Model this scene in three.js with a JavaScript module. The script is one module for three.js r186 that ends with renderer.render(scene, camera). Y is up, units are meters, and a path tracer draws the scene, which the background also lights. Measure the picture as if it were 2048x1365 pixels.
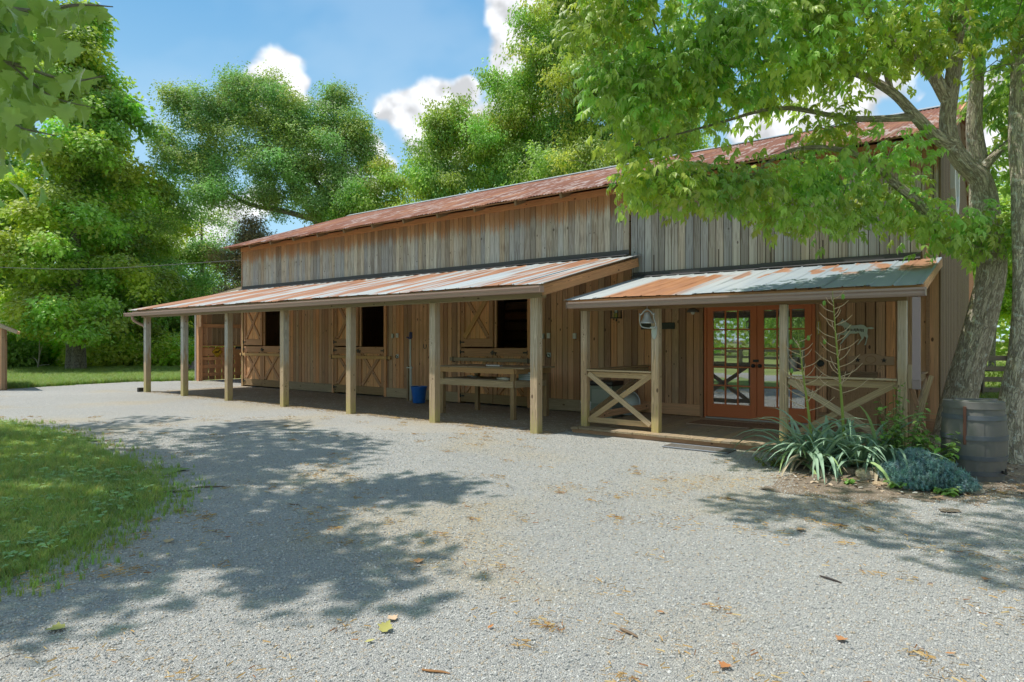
import * as THREE from 'three';
import { mergeGeometries, toCreasedNormals } from 'three/addons/utils/BufferGeometryUtils.js';

// ------------------------------------------------------------------ camera, sky, sun, exposure
const scene = new THREE.Scene();
const F = 1290 / 682.5, YAW = 37.39 * Math.PI / 180, EYE = 1.55, CAMZ = 12.0;
const camera = new THREE.PerspectiveCamera(2 * Math.atan(1 / F) * 180 / Math.PI, 2048 / 1365, 0.05, 900);
camera.position.set(0, EYE, CAMZ);
camera.rotation.set(0, YAW, 0);
const renderer = new THREE.WebGLRenderer({ antialias: true });
renderer.setSize(1024, 682);
renderer.toneMapping = THREE.LinearToneMapping;
renderer.toneMappingExposure = 2.45;
renderer.shadowMap.enabled = true;
const SUNDIR = new THREE.Vector3(-0.33, 1, 0.25).normalize();
const sun = new THREE.DirectionalLight(new THREE.Color().setRGB(1, 0.955, 0.87), 2.0);
sun.name = 'sun';
sun.position.copy(SUNDIR).multiplyScalar(80).add(new THREE.Vector3(-10, 0, 0));
sun.target.position.set(-10, 0, 0);
sun.castShadow = true;
sun.shadow.radius = 1.2;
sun.shadow.mapSize.set(4096, 4096);
Object.assign(sun.shadow.camera, { left: -50, right: 50, top: 50, bottom: -50, near: 1, far: 200 });
scene.add(sun, sun.target);

// ------------------------------------------------------------------ random numbers and noise
function mulberry(a) { return () => { a = (a + 0x6d2b79f5) | 0; let t = Math.imul(a ^ (a >>> 15), 1 | a); t = (t + Math.imul(t ^ (t >>> 7), 61 | t)) ^ t; return ((t ^ (t >>> 14)) >>> 0) / 4294967296; }; }
const rnd = mulberry(20240611);
const R = (a, b) => a + (b - a) * rnd();
const clamp = (x, a = 0, b = 1) => (x < a ? a : x > b ? b : x);
const mixn = (a, b, t) => a + (b - a) * t;
const sstep = (a, b, x) => { const t = clamp((x - a) / (b - a)); return t * t * (3 - 2 * t); };
const mix3 = (a, b, t) => [mixn(a[0], b[0], t), mixn(a[1], b[1], t), mixn(a[2], b[2], t)];
function hash(x, y) { let h = (Math.imul(x, 374761393) + Math.imul(y, 668265263)) | 0; h = Math.imul(h ^ (h >>> 13), 1274126177); return ((h ^ (h >>> 16)) >>> 0) / 4294967296; }
// value noise, periodic in px / py lattice cells when those are given
function vn(x, y, px = 0, py = 0) {
  let ix = Math.floor(x), iy = Math.floor(y); const fx = x - ix, fy = y - iy, u = fx * fx * (3 - 2 * fx), v = fy * fy * (3 - 2 * fy);
  let jx = ix + 1, jy = iy + 1;
  if (px) { ix = ((ix % px) + px) % px; jx = ((jx % px) + px) % px; }
  if (py) { iy = ((iy % py) + py) % py; jy = ((jy % py) + py) % py; }
  const a = hash(ix, iy), b = hash(jx, iy), c = hash(ix, jy), d = hash(jx, jy);
  return a + (b - a) * u + (c - a) * v + (a - b - c + d) * u * v;
}
function fbm(x, y, n = 4, px = 0, py = 0) { let s = 0, a = 0.5, t = 0; for (let i = 0; i < n; i++) { s += a * vn(x + i * 17, y + i * 31, px, py); t += a; a *= 0.5; x *= 2; y *= 2; px *= 2; py *= 2; } return s / t; }

// ------------------------------------------------------------------ the sky: air and clouds
const CY = Math.cos(YAW), SY = Math.sin(YAW);
{
  const W = 4096, H = 2048, data = new Float32Array(W * H * 4), K = 1.42 / 2.45;
  // cumulus seen over the barn, as heaps of puffs: [across, up] in units of the distance to the picture plane
  const heap = [[548, 112, 36], [520, 155, 34], [580, 140, 36], [556, 165, 46], [606, 165, 18], [498, 160, 14], [540, 190, 40], [590, 205, 34], [650, 215, 22],
    [860, 190, 40], [820, 210, 44], [900, 200, 46], [946, 180, 30], [780, 215, 34], [850, 240, 60], [910, 240, 50], [870, 290, 55], [760, 225, 14], [935, 170, 24], [985, 230, 50], [960, 290, 50],
    [1020, 60, 48], [1060, 20, 60], [1000, 30, 34], [1010, 110, 38], [1060, 90, 50], [1000, 160, 34], [1040, 180, 50], [1080, 240, 60], [1000, 0, 34], [1090, -40, 60],
    [745, 300, 30], [770, 330, 26], [720, 280, 20], [765, 360, 30], [700, 350, 40], [740, 390, 30], [745, 275, 14],
    [1560, 240, 60], [1640, 210, 70], [1720, 170, 60], [1780, 140, 60], [1500, 270, 50], [1840, 90, 50], [1680, 280, 90], [1980, 250, 60], [2020, 320, 80], [2010, 180, 50],
    [440, 430, 60], [520, 400, 50], [380, 460, 70], [620, 330, 40], [300, 480, 90]].map(([x, y, r]) => [(x - 1024) / 1290, (681 - y) / 1290, r / 1290]);
  for (let j = 0; j < H; j++) {
    const el = ((j + 0.5) / H - 0.5) * Math.PI, y = Math.sin(el), ce = Math.cos(el);
    for (let i = 0; i < W; i++) {
      const o = (j * W + i) * 4; data[o + 3] = 1;
      if (y < -0.02) { data[o] = 0.16 * K; data[o + 1] = 0.18 * K; data[o + 2] = 0.15 * K; continue; }
      const az = ((i + 0.5) / W - 0.5) * 2 * Math.PI, x = Math.cos(az) * ce, z = Math.sin(az) * ce;
      let c = y < 0.15 ? mix3([0.58, 0.75, 0.87], [0.33, 0.55, 0.72], clamp(y / 0.15)) : y < 0.45 ? mix3([0.33, 0.55, 0.72], [0.13, 0.325, 0.56], (y - 0.15) / 0.3) : mix3([0.13, 0.325, 0.56], [0.06, 0.2, 0.45], (y - 0.45) / 0.55);
      const lat = x * CY - z * SY, dep = -x * SY - z * CY;
      let m = 0, lit = 1, near = 0;
      if (dep > 0.25) {
        const a = lat / dep, b = y / dep;
        near = sstep(1.1, 0.9, Math.abs(a)) * sstep(0.75, 0.6, b);
        let keep = 1, top = 0, wsum = 0;
        for (const [px, py, r] of heap) { const dx = (a - px) / (r * 1.5), dy = (b - py) / (r * 1.35), d2 = dx * dx + dy * dy; if (d2 >= 1) continue; const w = (1 - d2) * (1 - d2); keep *= 1 - 0.85 * w; top += w * dy; wsum += w; }
        if (keep < 1) {
          const n = fbm(a * 22 + 3, b * 24, 7), bil = 1 - Math.abs(fbm(a * 34 + 9, b * 36 + 2, 4) - 0.5) * 3.4, dens = (1 - keep) * 1.25 + (n - 0.5) * 1.25 + (bil - 0.5) * 0.12;
          m = sstep(0.22, 0.85, dens);
          const n3 = fbm(a * 30 + 60, b * 30, 5), n4 = fbm(a * 30 + 59.2, b * 30 - 0.7, 5);
          lit = clamp(0.9 + 0.2 * (wsum ? top / wsum : 0) + (n3 - n4) * 1.1 + (fbm(a * 9 + 4, b * 11, 3) - 0.5) * 0.25, 0.62, 1.05);
        }
      }
      if (near < 1 && y > 0.02) {
        const k = 1.6 / (y + 0.12), n = fbm(x * k + 11, z * k + 5, 6), dens = n - 0.45;
        const m2 = sstep(0.0, 0.14, dens) * sstep(0.02, 0.15, y) * (1 - near);
        if (m2 > m) { m = m2; lit = 0.9 - clamp(dens * 1.2, 0, 0.25); }
      }
      c = mix3(c, [0.6, 0.68, 0.74], 0.16 * sstep(0.45, 0.8, fbm(x * 5 + y * 3 + 30, z * 5 + y * 6, 5)));
      c = mix3(c, [0.78 * lit, 0.79 * lit, 0.81 * lit], m * 0.97);
      data[o] = c[0] * K; data[o + 1] = c[1] * K; data[o + 2] = c[2] * K;
    }
  }
  const sky = new THREE.DataTexture(data, W, H, THREE.RGBAFormat, THREE.FloatType);
  sky.mapping = THREE.EquirectangularReflectionMapping; sky.magFilter = THREE.LinearFilter; sky.needsUpdate = true;
  scene.background = sky; scene.environment = sky;
}
// ------------------------------------------------------------------ textures
const toS = new Uint8Array(4097); for (let i = 0; i <= 4096; i++) { const l = i / 4096; toS[i] = Math.round(255 * (l <= 0.0031308 ? l * 12.92 : 1.055 * Math.pow(l, 1 / 2.4) - 0.055)); }
const sb = (l) => toS[Math.round(clamp(l) * 4096)];
function colorTex(w, h, fn) {   // fn(u, v, x, y) gives a linear colour
  const d = new Uint8Array(w * h * 4);
  for (let y = 0; y < h; y++) for (let x = 0; x < w; x++) { const c = fn((x + 0.5) / w, (y + 0.5) / h, x, y), o = (y * w + x) * 4; d[o] = sb(c[0]); d[o + 1] = sb(c[1]); d[o + 2] = sb(c[2]); d[o + 3] = 255; }
  const t = new THREE.DataTexture(d, w, h, THREE.RGBAFormat); t.colorSpace = THREE.SRGBColorSpace; return fin(t);
}
function grayTex(w, h, fn) {
  const d = new Uint8Array(w * h);
  for (let y = 0; y < h; y++) for (let x = 0; x < w; x++) d[y * w + x] = Math.round(clamp(fn((x + 0.5) / w, (y + 0.5) / h, x, y)) * 255);
  return fin(new THREE.DataTexture(d, w, h, THREE.RedFormat));
}
function fin(t) { t.wrapS = t.wrapT = THREE.RepeatWrapping; t.magFilter = THREE.LinearFilter; t.minFilter = THREE.LinearMipmapLinearFilter; t.generateMipmaps = true; t.needsUpdate = true; return t; }
const S = (o) => new THREE.MeshStandardMaterial({ roughness: 0.9, metalness: 0, ...o });
const lin = (r, g, b) => new THREE.Color().setRGB(r, g, b);

// sawn wood: 14 strips of 15 cm side by side, 4.2 m long; each strip is one board cut from a log, with its rings and knots
const NS = 14, WW = 2048, WH = 1024, SW = 0.15, WL = 4.2;
const grain = new Float32Array(WW * WH), knotA = new Float32Array(WW * WH), soft = new Float32Array(WW * WH);
{
  const q = mulberry(77);
  for (let k = 0; k < NS; k++) {
    const ox = (q() - 0.5) * 0.1, fr = 75 + q() * 80, d0 = 0.012 + q() * 0.05, amp = 0.02 + q() * 0.05, flat = q() < 0.75;
    const knots = []; const nk = 1 + Math.floor(q() * 5); for (let i = 0; i < nk; i++) knots.push([(q() - 0.5) * 0.11, q() * WL, 0.008 + q() * 0.012]);
    const x0 = Math.floor(k * WW / NS), x1 = Math.floor((k + 1) * WW / NS);
    for (let py = 0; py < WH; py++) {
      const y = (py + 0.5) / WH * WL, wob = (fbm(k * 9.7, y * 1.1905, 3, 0, 5) - 0.5), dd = d0 + amp * (fbm(k * 5.3 + 40, y * 0.952, 2, 0, 4) - 0.3);
      for (let px = x0; px < x1; px++) {
        const x = ((px + 0.5 - x0) / (x1 - x0) - 0.5) * SW; let dx = x - ox - wob * 0.03, dep = dd, kn = 0, push = 0;
        for (const [kx, ky, kr] of knots) {
          let vy = Math.abs(y - ky); if (vy > WL / 2) vy = WL - vy;
          if (vy > 0.25) continue;
          const e = Math.hypot((x - kx) * 1.0, vy * 0.55), g = Math.exp(-(e * e) / (kr * kr * 9)); push += g * 0.03; kn = Math.max(kn, sstep(kr * 1.15, kr * 0.7, e));
        }
        let r = flat ? Math.sqrt(dx * dx + dep * dep * 1.0) + push : Math.abs(dx + 0.2 + wob * 0.02) + push;
        r += (vn(px * 0.3, py * 0.06 + k * 50) - 0.5) * 0.0012;
        const ph = r * fr, f = ph - Math.floor(ph), ring = Math.pow(f, 1.7) * (f < 0.93 ? 1 : (1 - f) / 0.07);
        const fine = vn(px * 0.55, py * 0.035 + 300), fine2 = vn(px * 0.13 + 50, py * 0.012 + 90, 0, 0);
        const check = sstep(0.8, 0.9, vn(px * 0.42 + 900, py * 0.014 + k)) * 0.5;
        const i = py * WW + px;
        grain[i] = clamp(ring * 0.62 + fine * 0.22 + (fine2 - 0.5) * 0.3 + check * 0.6 + kn * 0.4); knotA[i] = kn; soft[i] = fine2;
      }
    }
  }
}
const woodTex = (light, dark, stain, kn) => colorTex(WW, WH, (u, v, x, y) => {
  const i = y * WW + x, g = grain[i]; let c = mix3(light, dark, Math.pow(g, 0.9));
  c = mix3(c, stain, soft[i] * 0.45 + 0.35 * sstep(0.55, 0.8, fbm(x * 0.012, y * 0.006 + 4, 3)));
  return mix3(c, kn, knotA[i] * 0.75);
});
const woodBump = grayTex(WW, WH, (u, v, x, y) => 0.85 - grain[y * WW + x] * 0.7);
const WOODS = {
  brown: woodTex([0.74, 0.45, 0.27], [0.24, 0.122, 0.066], [0.44, 0.28, 0.175], [0.035, 0.018, 0.01]),
  tan: woodTex([0.66, 0.52, 0.33], [0.22, 0.14, 0.075], [0.44, 0.34, 0.22], [0.1, 0.05, 0.022]),
};
const TOPW = 1.5;   // the upper wall: silver-grey wood, still brown where the eaves have kept the rain off, the edge ragged board by board
WOODS.upper = colorTex(WW, WH, (u, v, x, y) => {
  const Y = v * TOPW, k = Math.floor(u * NS), gy = Math.min(WH - 1, Math.floor((Y / WL) * WH * 1.0 + ((k * 131) % 600))), i = gy * WW + x, g = grain[i];
  let gray = mix3([0.72, 0.7, 0.67], [0.12, 0.105, 0.09], Math.pow(g, 0.9));
  const h1 = hash(k, 5), h2 = hash(k, 9);
  gray = mix3(gray, mix3([0.45, 0.48, 0.5], [0.58, 0.47, 0.34], h1), 0.22 + soft[i] * 0.3);
  const st = sstep(0.46, 0.72, fbm(x * 0.07 + k * 7, y * 0.006 + 2, 4)) * 0.6; gray = mix3(gray, [0.2, 0.165, 0.135], st);
  const brown = mix3([0.52, 0.26, 0.12], [0.21, 0.095, 0.042], g);
  const edge = TOPW - 0.3 - 0.2 * h2 - 0.4 * (fbm(x * 0.085, k * 3.1, 3) - 0.35) - 0.1 * vn(x * 0.5, y * 0.02), t = sstep(edge - 0.13, edge + 0.13, Y + (vn(x * 0.6, y * 0.05) - 0.5) * 0.18);
  return mix3(mix3(gray, brown, t * 0.93), [0.05, 0.03, 0.02], knotA[i] * 0.7);
});
// porch posts: silvered faces, green algae on the damp foot; v runs 2.4 m from the ground
WOODS.post = colorTex(WW, WH, (u, v, x, y) => {
  const Y = v * 2.4, k = Math.floor(u * NS), gy = Math.floor((Y / WL) * WH + ((k * 97) % 400)) % WH, i = gy * WW + x, g = grain[i], h = hash(k, 3);
  let c = mix3([0.62, 0.47, 0.31], [0.2, 0.13, 0.075], Math.pow(g, 0.9));
  const gray = mix3([0.66, 0.65, 0.62], [0.2, 0.18, 0.155], g), w = fbm(x * 0.03 + k * 5, y * 0.012, 4);
  c = mix3(c, gray, clamp(sstep(0.9, 1.5, Y + (w - 0.5) * 1.2) * sstep(2.3, 2.05, Y + (w - 0.5) * 0.5) * (h < 0.6 ? 0.95 : 0.35)));
  c = mix3(c, [0.46, 0.43, 0.13], 0.62 * sstep(0.75, 0.1, Y + (fbm(x * 0.05 + k, y * 0.02, 4) - 0.5) * 0.9 + 0.25 * h));
  return mix3(c, [0.08, 0.045, 0.025], Math.max(knotA[i] * 0.8, 0.6 * sstep(0.86, 0.93, vn(x * 0.3 + 50, y * 0.012 + k))));
});
WOODS.post.wrapS = WOODS.post.wrapT = THREE.ClampToEdgeWrapping;
WOODS.upper.wrapS = WOODS.upper.wrapT = THREE.ClampToEdgeWrapping;
const woodMats = {};
function wood(kind, r = 1, g = r, b = r) {
  const key = kind + r.toFixed(3) + g.toFixed(3) + b.toFixed(3);
  return woodMats[key] ||= S({ map: WOODS[kind], bumpMap: woodBump, bumpScale: kind === 'upper' || kind === 'post' ? 0.0001 : 0.0025, color: lin(r, g, b), roughness: 0.85 });
}
const BROWN = [wood('brown'), wood('brown', 1.2, 1.15, 1.08), wood('brown', 0.74, 0.72, 0.7), wood('brown', 1.25, 1.04, 0.84), wood('brown', 0.92, 1.02, 1.06), wood('brown', 0.8, 0.72, 0.66), wood('brown', 1.08, 1.0, 0.92), wood('brown', 0.62, 0.6, 0.6)];
const UPPER = [wood('upper'), wood('upper', 0.86, 0.87, 0.9), wood('upper', 1.12, 1.09, 1.02), wood('upper', 0.97, 0.91, 0.83), wood('upper', 0.72, 0.74, 0.78), wood('upper', 1.05, 1.0, 0.92), wood('upper', 0.8, 0.76, 0.7), wood('upper', 0.62, 0.6, 0.58), wood('upper', 0.9, 0.82, 0.72)];
const TAN = [wood('tan'), wood('tan', 0.85, 0.85, 0.83), wood('tan', 1.08, 1.0, 0.85)];
const POSTW = [wood('tan', 0.86, 0.82, 0.8), wood('tan', 0.8, 0.72, 0.66), wood('tan', 0.92, 0.9, 0.9)];
const GREYW = [wood('tan', 0.8, 0.84, 0.92), wood('tan', 0.68, 0.7, 0.75), wood('tan', 0.86, 0.88, 0.92)];
const pick = (a) => a[Math.floor(rnd() * a.length) % a.length];

// painted and metal things
const M = {
  gutter: S({ color: lin(0.4, 0.27, 0.23), roughness: 0.45 }), door: S({ color: lin(0.6, 0.17, 0.06), roughness: 0.5 }), dark: S({ color: lin(0.02, 0.018, 0.016), roughness: 0.7 }),
  black: S({ color: lin(0.02, 0.02, 0.022), roughness: 0.45 }), iron: S({ color: lin(0.06, 0.055, 0.05), roughness: 0.5, metalness: 0.6 }), galv: S({ color: lin(0.5, 0.53, 0.54), roughness: 0.42, metalness: 0.55 }),
  white: S({ color: lin(0.68, 0.68, 0.66), roughness: 0.5 }), glass: S({ color: lin(0.5, 0.52, 0.53), metalness: 0.82, roughness: 0.015 }), flash: S({ color: lin(0.075, 0.075, 0.078), roughness: 0.7 }),
  sill: S({ color: lin(0.45, 0.46, 0.44), roughness: 0.4, metalness: 0.5 }), clear: new THREE.MeshPhysicalMaterial({ color: lin(0.95, 0.97, 0.96), transmission: 1, roughness: 0.02, thickness: 0 }),
};

// ------------------------------------------------------------------ things, parts and shapes
const names = new Map();
const numbered = (n) => { const k = names.get(n) ?? 0; names.set(n, k + 1); return k ? n + '_' + String(k).padStart(3, '0') : n; };
function thing(name, label, category, pos = [0, 0, 0], turn = 0, group) {
  const o = new THREE.Group(); o.name = numbered(name); o.position.set(...pos); o.rotation.y = turn; o.userData = { label, category }; if (group) o.userData.group = group; scene.add(o); return o;
}
function part(parent, name) { const g = new THREE.Group(); g.name = name; parent.add(g); return g; }
function mesh(parent, name, geo, mat, label) { const m = new THREE.Mesh(geo, mat); m.name = parent === scene ? numbered(name) : name; m.castShadow = m.receiveShadow = true; if (label) m.userData.label = label; parent.add(m); return m; }
function single(name, geo, mat, label, category, group) { const m = mesh(scene, name, geo, mat, label); m.userData.category = category; if (group) m.userData.group = group; return m; }
function structure(name, geo, mat) { const m = mesh(scene, name, geo, mat); m.userData.kind = 'structure'; return m; }
const V = (x, y, z) => new THREE.Vector3(x, y, z);
// a point of the place, given as where the photograph shows it and how far off it is
function W(px, py, d) { const l = (px - 1024) / 1290 * d; return V(l * CY - d * SY, EYE + (681 - py) / 1290 * d, CAMZ - l * SY - d * CY); }
function G(px, py, Y = 0) { return W(px, py, (EYE - Y) * 1290 / (py - 681)); }
function onWall(px, py, Z = 0) { const u = (px - 1024) / 1290, d = (CAMZ - Z) / (u * SY + CY); return W(px, py, d); }

// a timber of width w (x) and depth d (z), standing from 0 to L, with chamfered edges; the wood runs along it
function timber(w, d, L, v0 = rnd() * WL, ks, ch = 0.003, vs = 1) {
  const a = w / 2, b = d / 2, c = Math.min(ch, a * 0.3, b * 0.3), pts = [[-a + c, b], [a - c, b], [a, b - c], [a, -b + c], [a - c, -b], [-a + c, -b], [-a, -b + c], [-a, b - c]];
  const p = [], n = [], uv = [], push = (x, y, z, nx, ny, nz, u, v) => { p.push(x, y, z); n.push(nx, ny, nz); uv.push(u, v); };
  const k0 = ks ?? Math.floor(rnd() * NS), flip = rnd() < 0.5;
  for (let i = 0; i < 8; i++) {
    const [x0, z0] = pts[i], [x1, z1] = pts[(i + 1) % 8], len = Math.hypot(x1 - x0, z1 - z0), nx = (z0 - z1) / len * -1, nz = (x1 - x0) / len, k = (k0 + (i >> 1) * 5) % NS;
    const wU = Math.min(len, SW * 0.98) / SW / NS; let u0 = (k + 0.01) / NS, u1 = u0 + wU; if (len > SW) u1 = u0 + len / SW / NS; if (i % 2) u1 = u0 + 0.0005; if (flip) [u0, u1] = [u1, u0];
    const va = v0 / WL, vb = (v0 + L * vs) / WL, N = [-(z1 - z0) / len, 0, nz], A = [x0, 0, z0, u0, va], B = [x1, 0, z1, u1, va], C = [x1, L, z1, u1, vb], D = [x0, L, z0, u0, vb];
    for (const q of [A, B, C, A, C, D]) push(q[0], q[1], q[2], N[0], N[1], N[2], q[3], q[4]);
  }
  for (const [y, s] of [[0, -1], [L, 1]]) for (let i = 1; i < 7; i++) {
    const t = s > 0 ? [pts[0], pts[i], pts[i + 1]] : [pts[0], pts[i + 1], pts[i]];
    for (const [x, z] of t) push(x, y, z, 0, s, 0, (k0 + 0.5 + (x / SW) * 0.9) / NS, z / WL);
  }
  const g = new THREE.BufferGeometry();
  g.setAttribute('position', new THREE.Float32BufferAttribute(p, 3)); g.setAttribute('normal', new THREE.Float32BufferAttribute(n, 3)); g.setAttribute('uv', new THREE.Float32BufferAttribute(uv, 2));
  return g;
}
// a timber from a to b: w across, d along the direction n that its face looks to
function bar(parent, name, a, b, w, d, n, mat, opt = {}) {
  const A = V(...a), B = V(...b), y = B.clone().sub(A), L = y.length(); y.normalize();
  const z = V(...n); z.addScaledVector(y, -z.dot(y)).normalize(); const x = y.clone().cross(z);
  const m = mesh(parent, name, timber(w, d, L, opt.v0, opt.k, opt.ch, opt.vs), mat, opt.label);
  m.quaternion.setFromRotationMatrix(new THREE.Matrix4().makeBasis(x, y, z)); m.position.copy(A); return m;
}
// a profile [[z, y], ...] drawn out along x
function drawn(profile, x0, x1, closed = true) {
  const s = new THREE.Shape(profile.map(([z, y]) => new THREE.Vector2(z, y))), g = new THREE.ExtrudeGeometry(s, { depth: x1 - x0, bevelEnabled: false });
  g.rotateY(Math.PI / 2); g.scale(1, 1, -1); const q = g.index; // keep the faces outward after mirroring
  const idx = q ? q.array : null; if (!idx) { const p = g.attributes.position, u = g.attributes.uv; for (let i = 0; i < p.count; i += 3) for (const at of [p, u]) { const n = at.itemSize; for (let c = 0; c < n; c++) { const a = at.array[(i + 1) * n + c]; at.array[(i + 1) * n + c] = at.array[(i + 2) * n + c]; at.array[(i + 2) * n + c] = a; } } }
  g.computeVertexNormals(); g.translate(x0, 0, 0); return g;
}
const box = (w, h, d, x = 0, y = 0, z = 0) => new THREE.BoxGeometry(w, h, d).translate(x, y, z);
const cyl = (r0, r1, h, x = 0, y = 0, z = 0, n = 16) => new THREE.CylinderGeometry(r0, r1, h, n).translate(x, y, z);
const tube = (pts, r, n = 8, seg = pts.length * 6) => new THREE.TubeGeometry(new THREE.CatmullRomCurve3(pts.map((q) => (q.isVector3 ? q : V(...q)))), seg, r, n);
const lathe = (pts, n = 28) => new THREE.LatheGeometry(pts.map(([r, y]) => new THREE.Vector2(r, y)), n);
function rbox(w, h, d, r = 0.006) {   // a box with rounded edges
  const s = new THREE.Shape(), a = w / 2 - r, b = h / 2 - r; s.moveTo(-a, -b); s.lineTo(a, -b); s.lineTo(a, b); s.lineTo(-a, b); s.closePath();
  return new THREE.ExtrudeGeometry(s, { depth: Math.max(1e-4, d - 2 * r), bevelEnabled: true, bevelSize: r, bevelThickness: r, bevelSegments: 2 }).translate(0, 0, -d / 2 + r);
}
// ------------------------------------------------------------------ the barn
const XL = -20.87, XS = -6.1, XR = -0.81, EAVE = 4.72, RIDGE = 6.7, BACK = -10;
const DOORS = [[-20.7, -19.57, -18.45], [-15.76, -14.66, -13.56], [-10.74, -9.71, -8.68]];
const FR = [0, 0, 1];
const barn = thing('barn', 'long weathered timber horse barn with rusty metal roof and two front porches', 'barn');
{
  const up = part(barn, 'upper_siding'), low = part(barn, 'lower_siding'), skirt = part(barn, 'skirting');
  const upperBoard = (x, w, zf, y0, y1) => bar(up, 'board', [x, y0, zf - 0.012 + R(-0.003, 0.003)], [x, y1, zf - 0.012], w, 0.024, FR, pick(UPPER), { v0: (y0 - (EAVE + 0.03 - TOPW)) * WL / TOPW, vs: WL / TOPW });
  for (let x = XL; x < XS - 0.05;) { const w = Math.min(R(0.125, 0.165), XS - x); upperBoard(x + w / 2, w - R(0.005, 0.011), 0.03, 3.26, 4.7); x += w; }
  for (let x = XS; x < XR - 0.02;) { const w = Math.min(R(0.135, 0.16), XR - x); upperBoard(x + w / 2, w - 0.011, 0.0, 2.8, 4.7); x += w; }
  const lowerRun = (a, b, zf, y0, y1) => { const n = Math.max(1, Math.round((b - a) / 0.148)), w = (b - a) / n; for (let i = 0; i < n; i++) bar(low, 'board', [a + (i + 0.5) * w, y0, zf - 0.012 + R(-0.004, 0.004)], [a + (i + 0.5) * w, y1, zf - 0.012 + R(-0.002, 0.002)], w - R(0.008, 0.017), 0.024, FR, pick(BROWN)); };
  const runs = [[-18.43, -15.78], [-13.54, -10.76], [-8.66, XS]];
  for (const [a, b] of runs) { lowerRun(a, b, 0.03, 0.27, 3.25); bar(skirt, 'skirt_board', [a, 0.15, 0.045], [b, 0.15, 0.045], 0.25, 0.03, FR, pick(GREYW)); }
  lowerRun(XL, -20.72, 0.03, 0.02, 3.25);
  lowerRun(XS + 0.01, -4.62, 0, 0.33, 2.79); lowerRun(-2.55, XR, 0, 0.33, 2.79);
  bar(skirt, 'skirt_board', [XS + 0.01, 0.22, 0.018], [-4.62, 0.22, 0.018], 0.22, 0.03, FR, BROWN[1]); bar(skirt, 'skirt_board', [-2.55, 0.22, 0.018], [XR, 0.22, 0.018], 0.22, 0.03, FR, BROWN[2]);
  for (const d of DOORS) lowerRun(d[0] - 0.02, d[2] + 0.02, 0.03, 2.74, 3.25);
  bar(low, 'corner_board', [XS, 2.3, 0.02], [XS, 3.3, 0.02], 0.05, 0.05, FR, BROWN[2]); bar(low, 'corner_board', [XS + 0.004, 0.1, 0.0], [XS + 0.004, 2.28, 0.0], 0.05, 0.08, FR, BROWN[2]);
  bar(low, 'door_casing', [-4.6, 0.1, 0.01], [-4.6, 2.28, 0.01], 0.07, 0.05, FR, BROWN[2]); bar(low, 'door_casing', [-2.555, 0.1, 0.01], [-2.555, 2.28, 0.01], 0.05, 0.05, FR, BROWN[2]);
  // the board under the eaves
  for (let x = XL; x < XR - 0.1;) { const e = Math.min(XR, x + R(3.2, 4.4)); bar(up, 'frieze_board', [x, 4.685, 0.045], [e, 4.685, 0.045], 0.14, 0.028, FR, wood('brown', 0.95, 0.72, 0.55)); x = e + 0.004; }
  // framing behind the boards, with the stall openings left free
  const fw = part(barn, 'wall_frame'), W0 = (x0, x1, y0, y1) => mesh(fw, 'sheathing', box(x1 - x0, y1 - y0, 0.05, (x0 + x1) / 2, (y0 + y1) / 2, -0.13), BROWN[2]);
  W0(XL, XR, 2.78, 4.74); W0(XL, -20.7, 0, 2.78); W0(-18.45, -15.76, 0, 2.78); W0(-13.56, -10.74, 0, 2.78); W0(-8.68, XR, 0, 2.78);
  mesh(fw, 'back_wall', box(XR - XL - 0.02, 4.7, 0.06, (XL + XR) / 2, 2.35, BACK + 0.03), BROWN[2]);
  mesh(fw, 'loft_floor', box(-6.4 - XL, 0.05, 9.7, (XL - 6.4) / 2, 3.05, -5), BROWN[2]);
  const gable = new THREE.Shape(); gable.moveTo(0.05, 0); gable.lineTo(-9.95, 0); gable.lineTo(-9.95, 4.7); gable.lineTo(-5, 6.62); gable.lineTo(0.05, 4.8); gable.closePath();
  const gg = new THREE.ExtrudeGeometry(gable, { depth: 0.05, bevelEnabled: false }).rotateY(-Math.PI / 2);
  mesh(fw, 'end_sheathing', gg.clone().translate(XR - 0.12, 0, 0), BROWN[2]); mesh(fw, 'end_sheathing', gg.clone().translate(XL + 0.07, 0, 0), BROWN[2]);
  // stalls seen through the half doors: planked back walls
  for (const d of DOORS) { for (let r = 0; r < 9; r++) bar(fw, 'stall_plank', [d[0] - 1.2, 0.2 + r * 0.3, -3.3], [d[2] + 1.2, 0.2 + r * 0.3, -3.3], 0.22, 0.04, FR, pick(BROWN)); }
  for (const x of [-20.75, -17.2, -12.1, -7.2]) mesh(fw, 'stall_partition', box(0.06, 3, 3.3, x, 1.5, -1.75), BROWN[2]);
  // end wall toward the big tree
  const end = part(barn, 'end_siding');
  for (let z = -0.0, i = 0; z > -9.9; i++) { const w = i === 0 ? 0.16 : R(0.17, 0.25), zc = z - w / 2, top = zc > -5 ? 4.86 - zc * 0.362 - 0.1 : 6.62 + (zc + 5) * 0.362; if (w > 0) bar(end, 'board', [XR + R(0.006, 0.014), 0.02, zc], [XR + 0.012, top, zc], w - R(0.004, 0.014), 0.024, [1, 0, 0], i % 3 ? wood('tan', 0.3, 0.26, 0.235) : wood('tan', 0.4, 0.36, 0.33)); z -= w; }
  for (let z = -10; z > -13.4;) { const w = R(0.17, 0.25); bar(end, 'board', [XR + 0.01, 0.02, z - w / 2], [XR + 0.012, 4.3 + (z + 10) * 0.25, z - w / 2], w - 0.01, 0.024, [1, 0, 0], wood('brown', 0.9, 0.62, 0.58)); z -= w; }
  mesh(fw, 'rear_shed', box(12, 3.4, 3.4, XR - 6.1, 1.7, -11.72), BROWN[2]);
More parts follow.
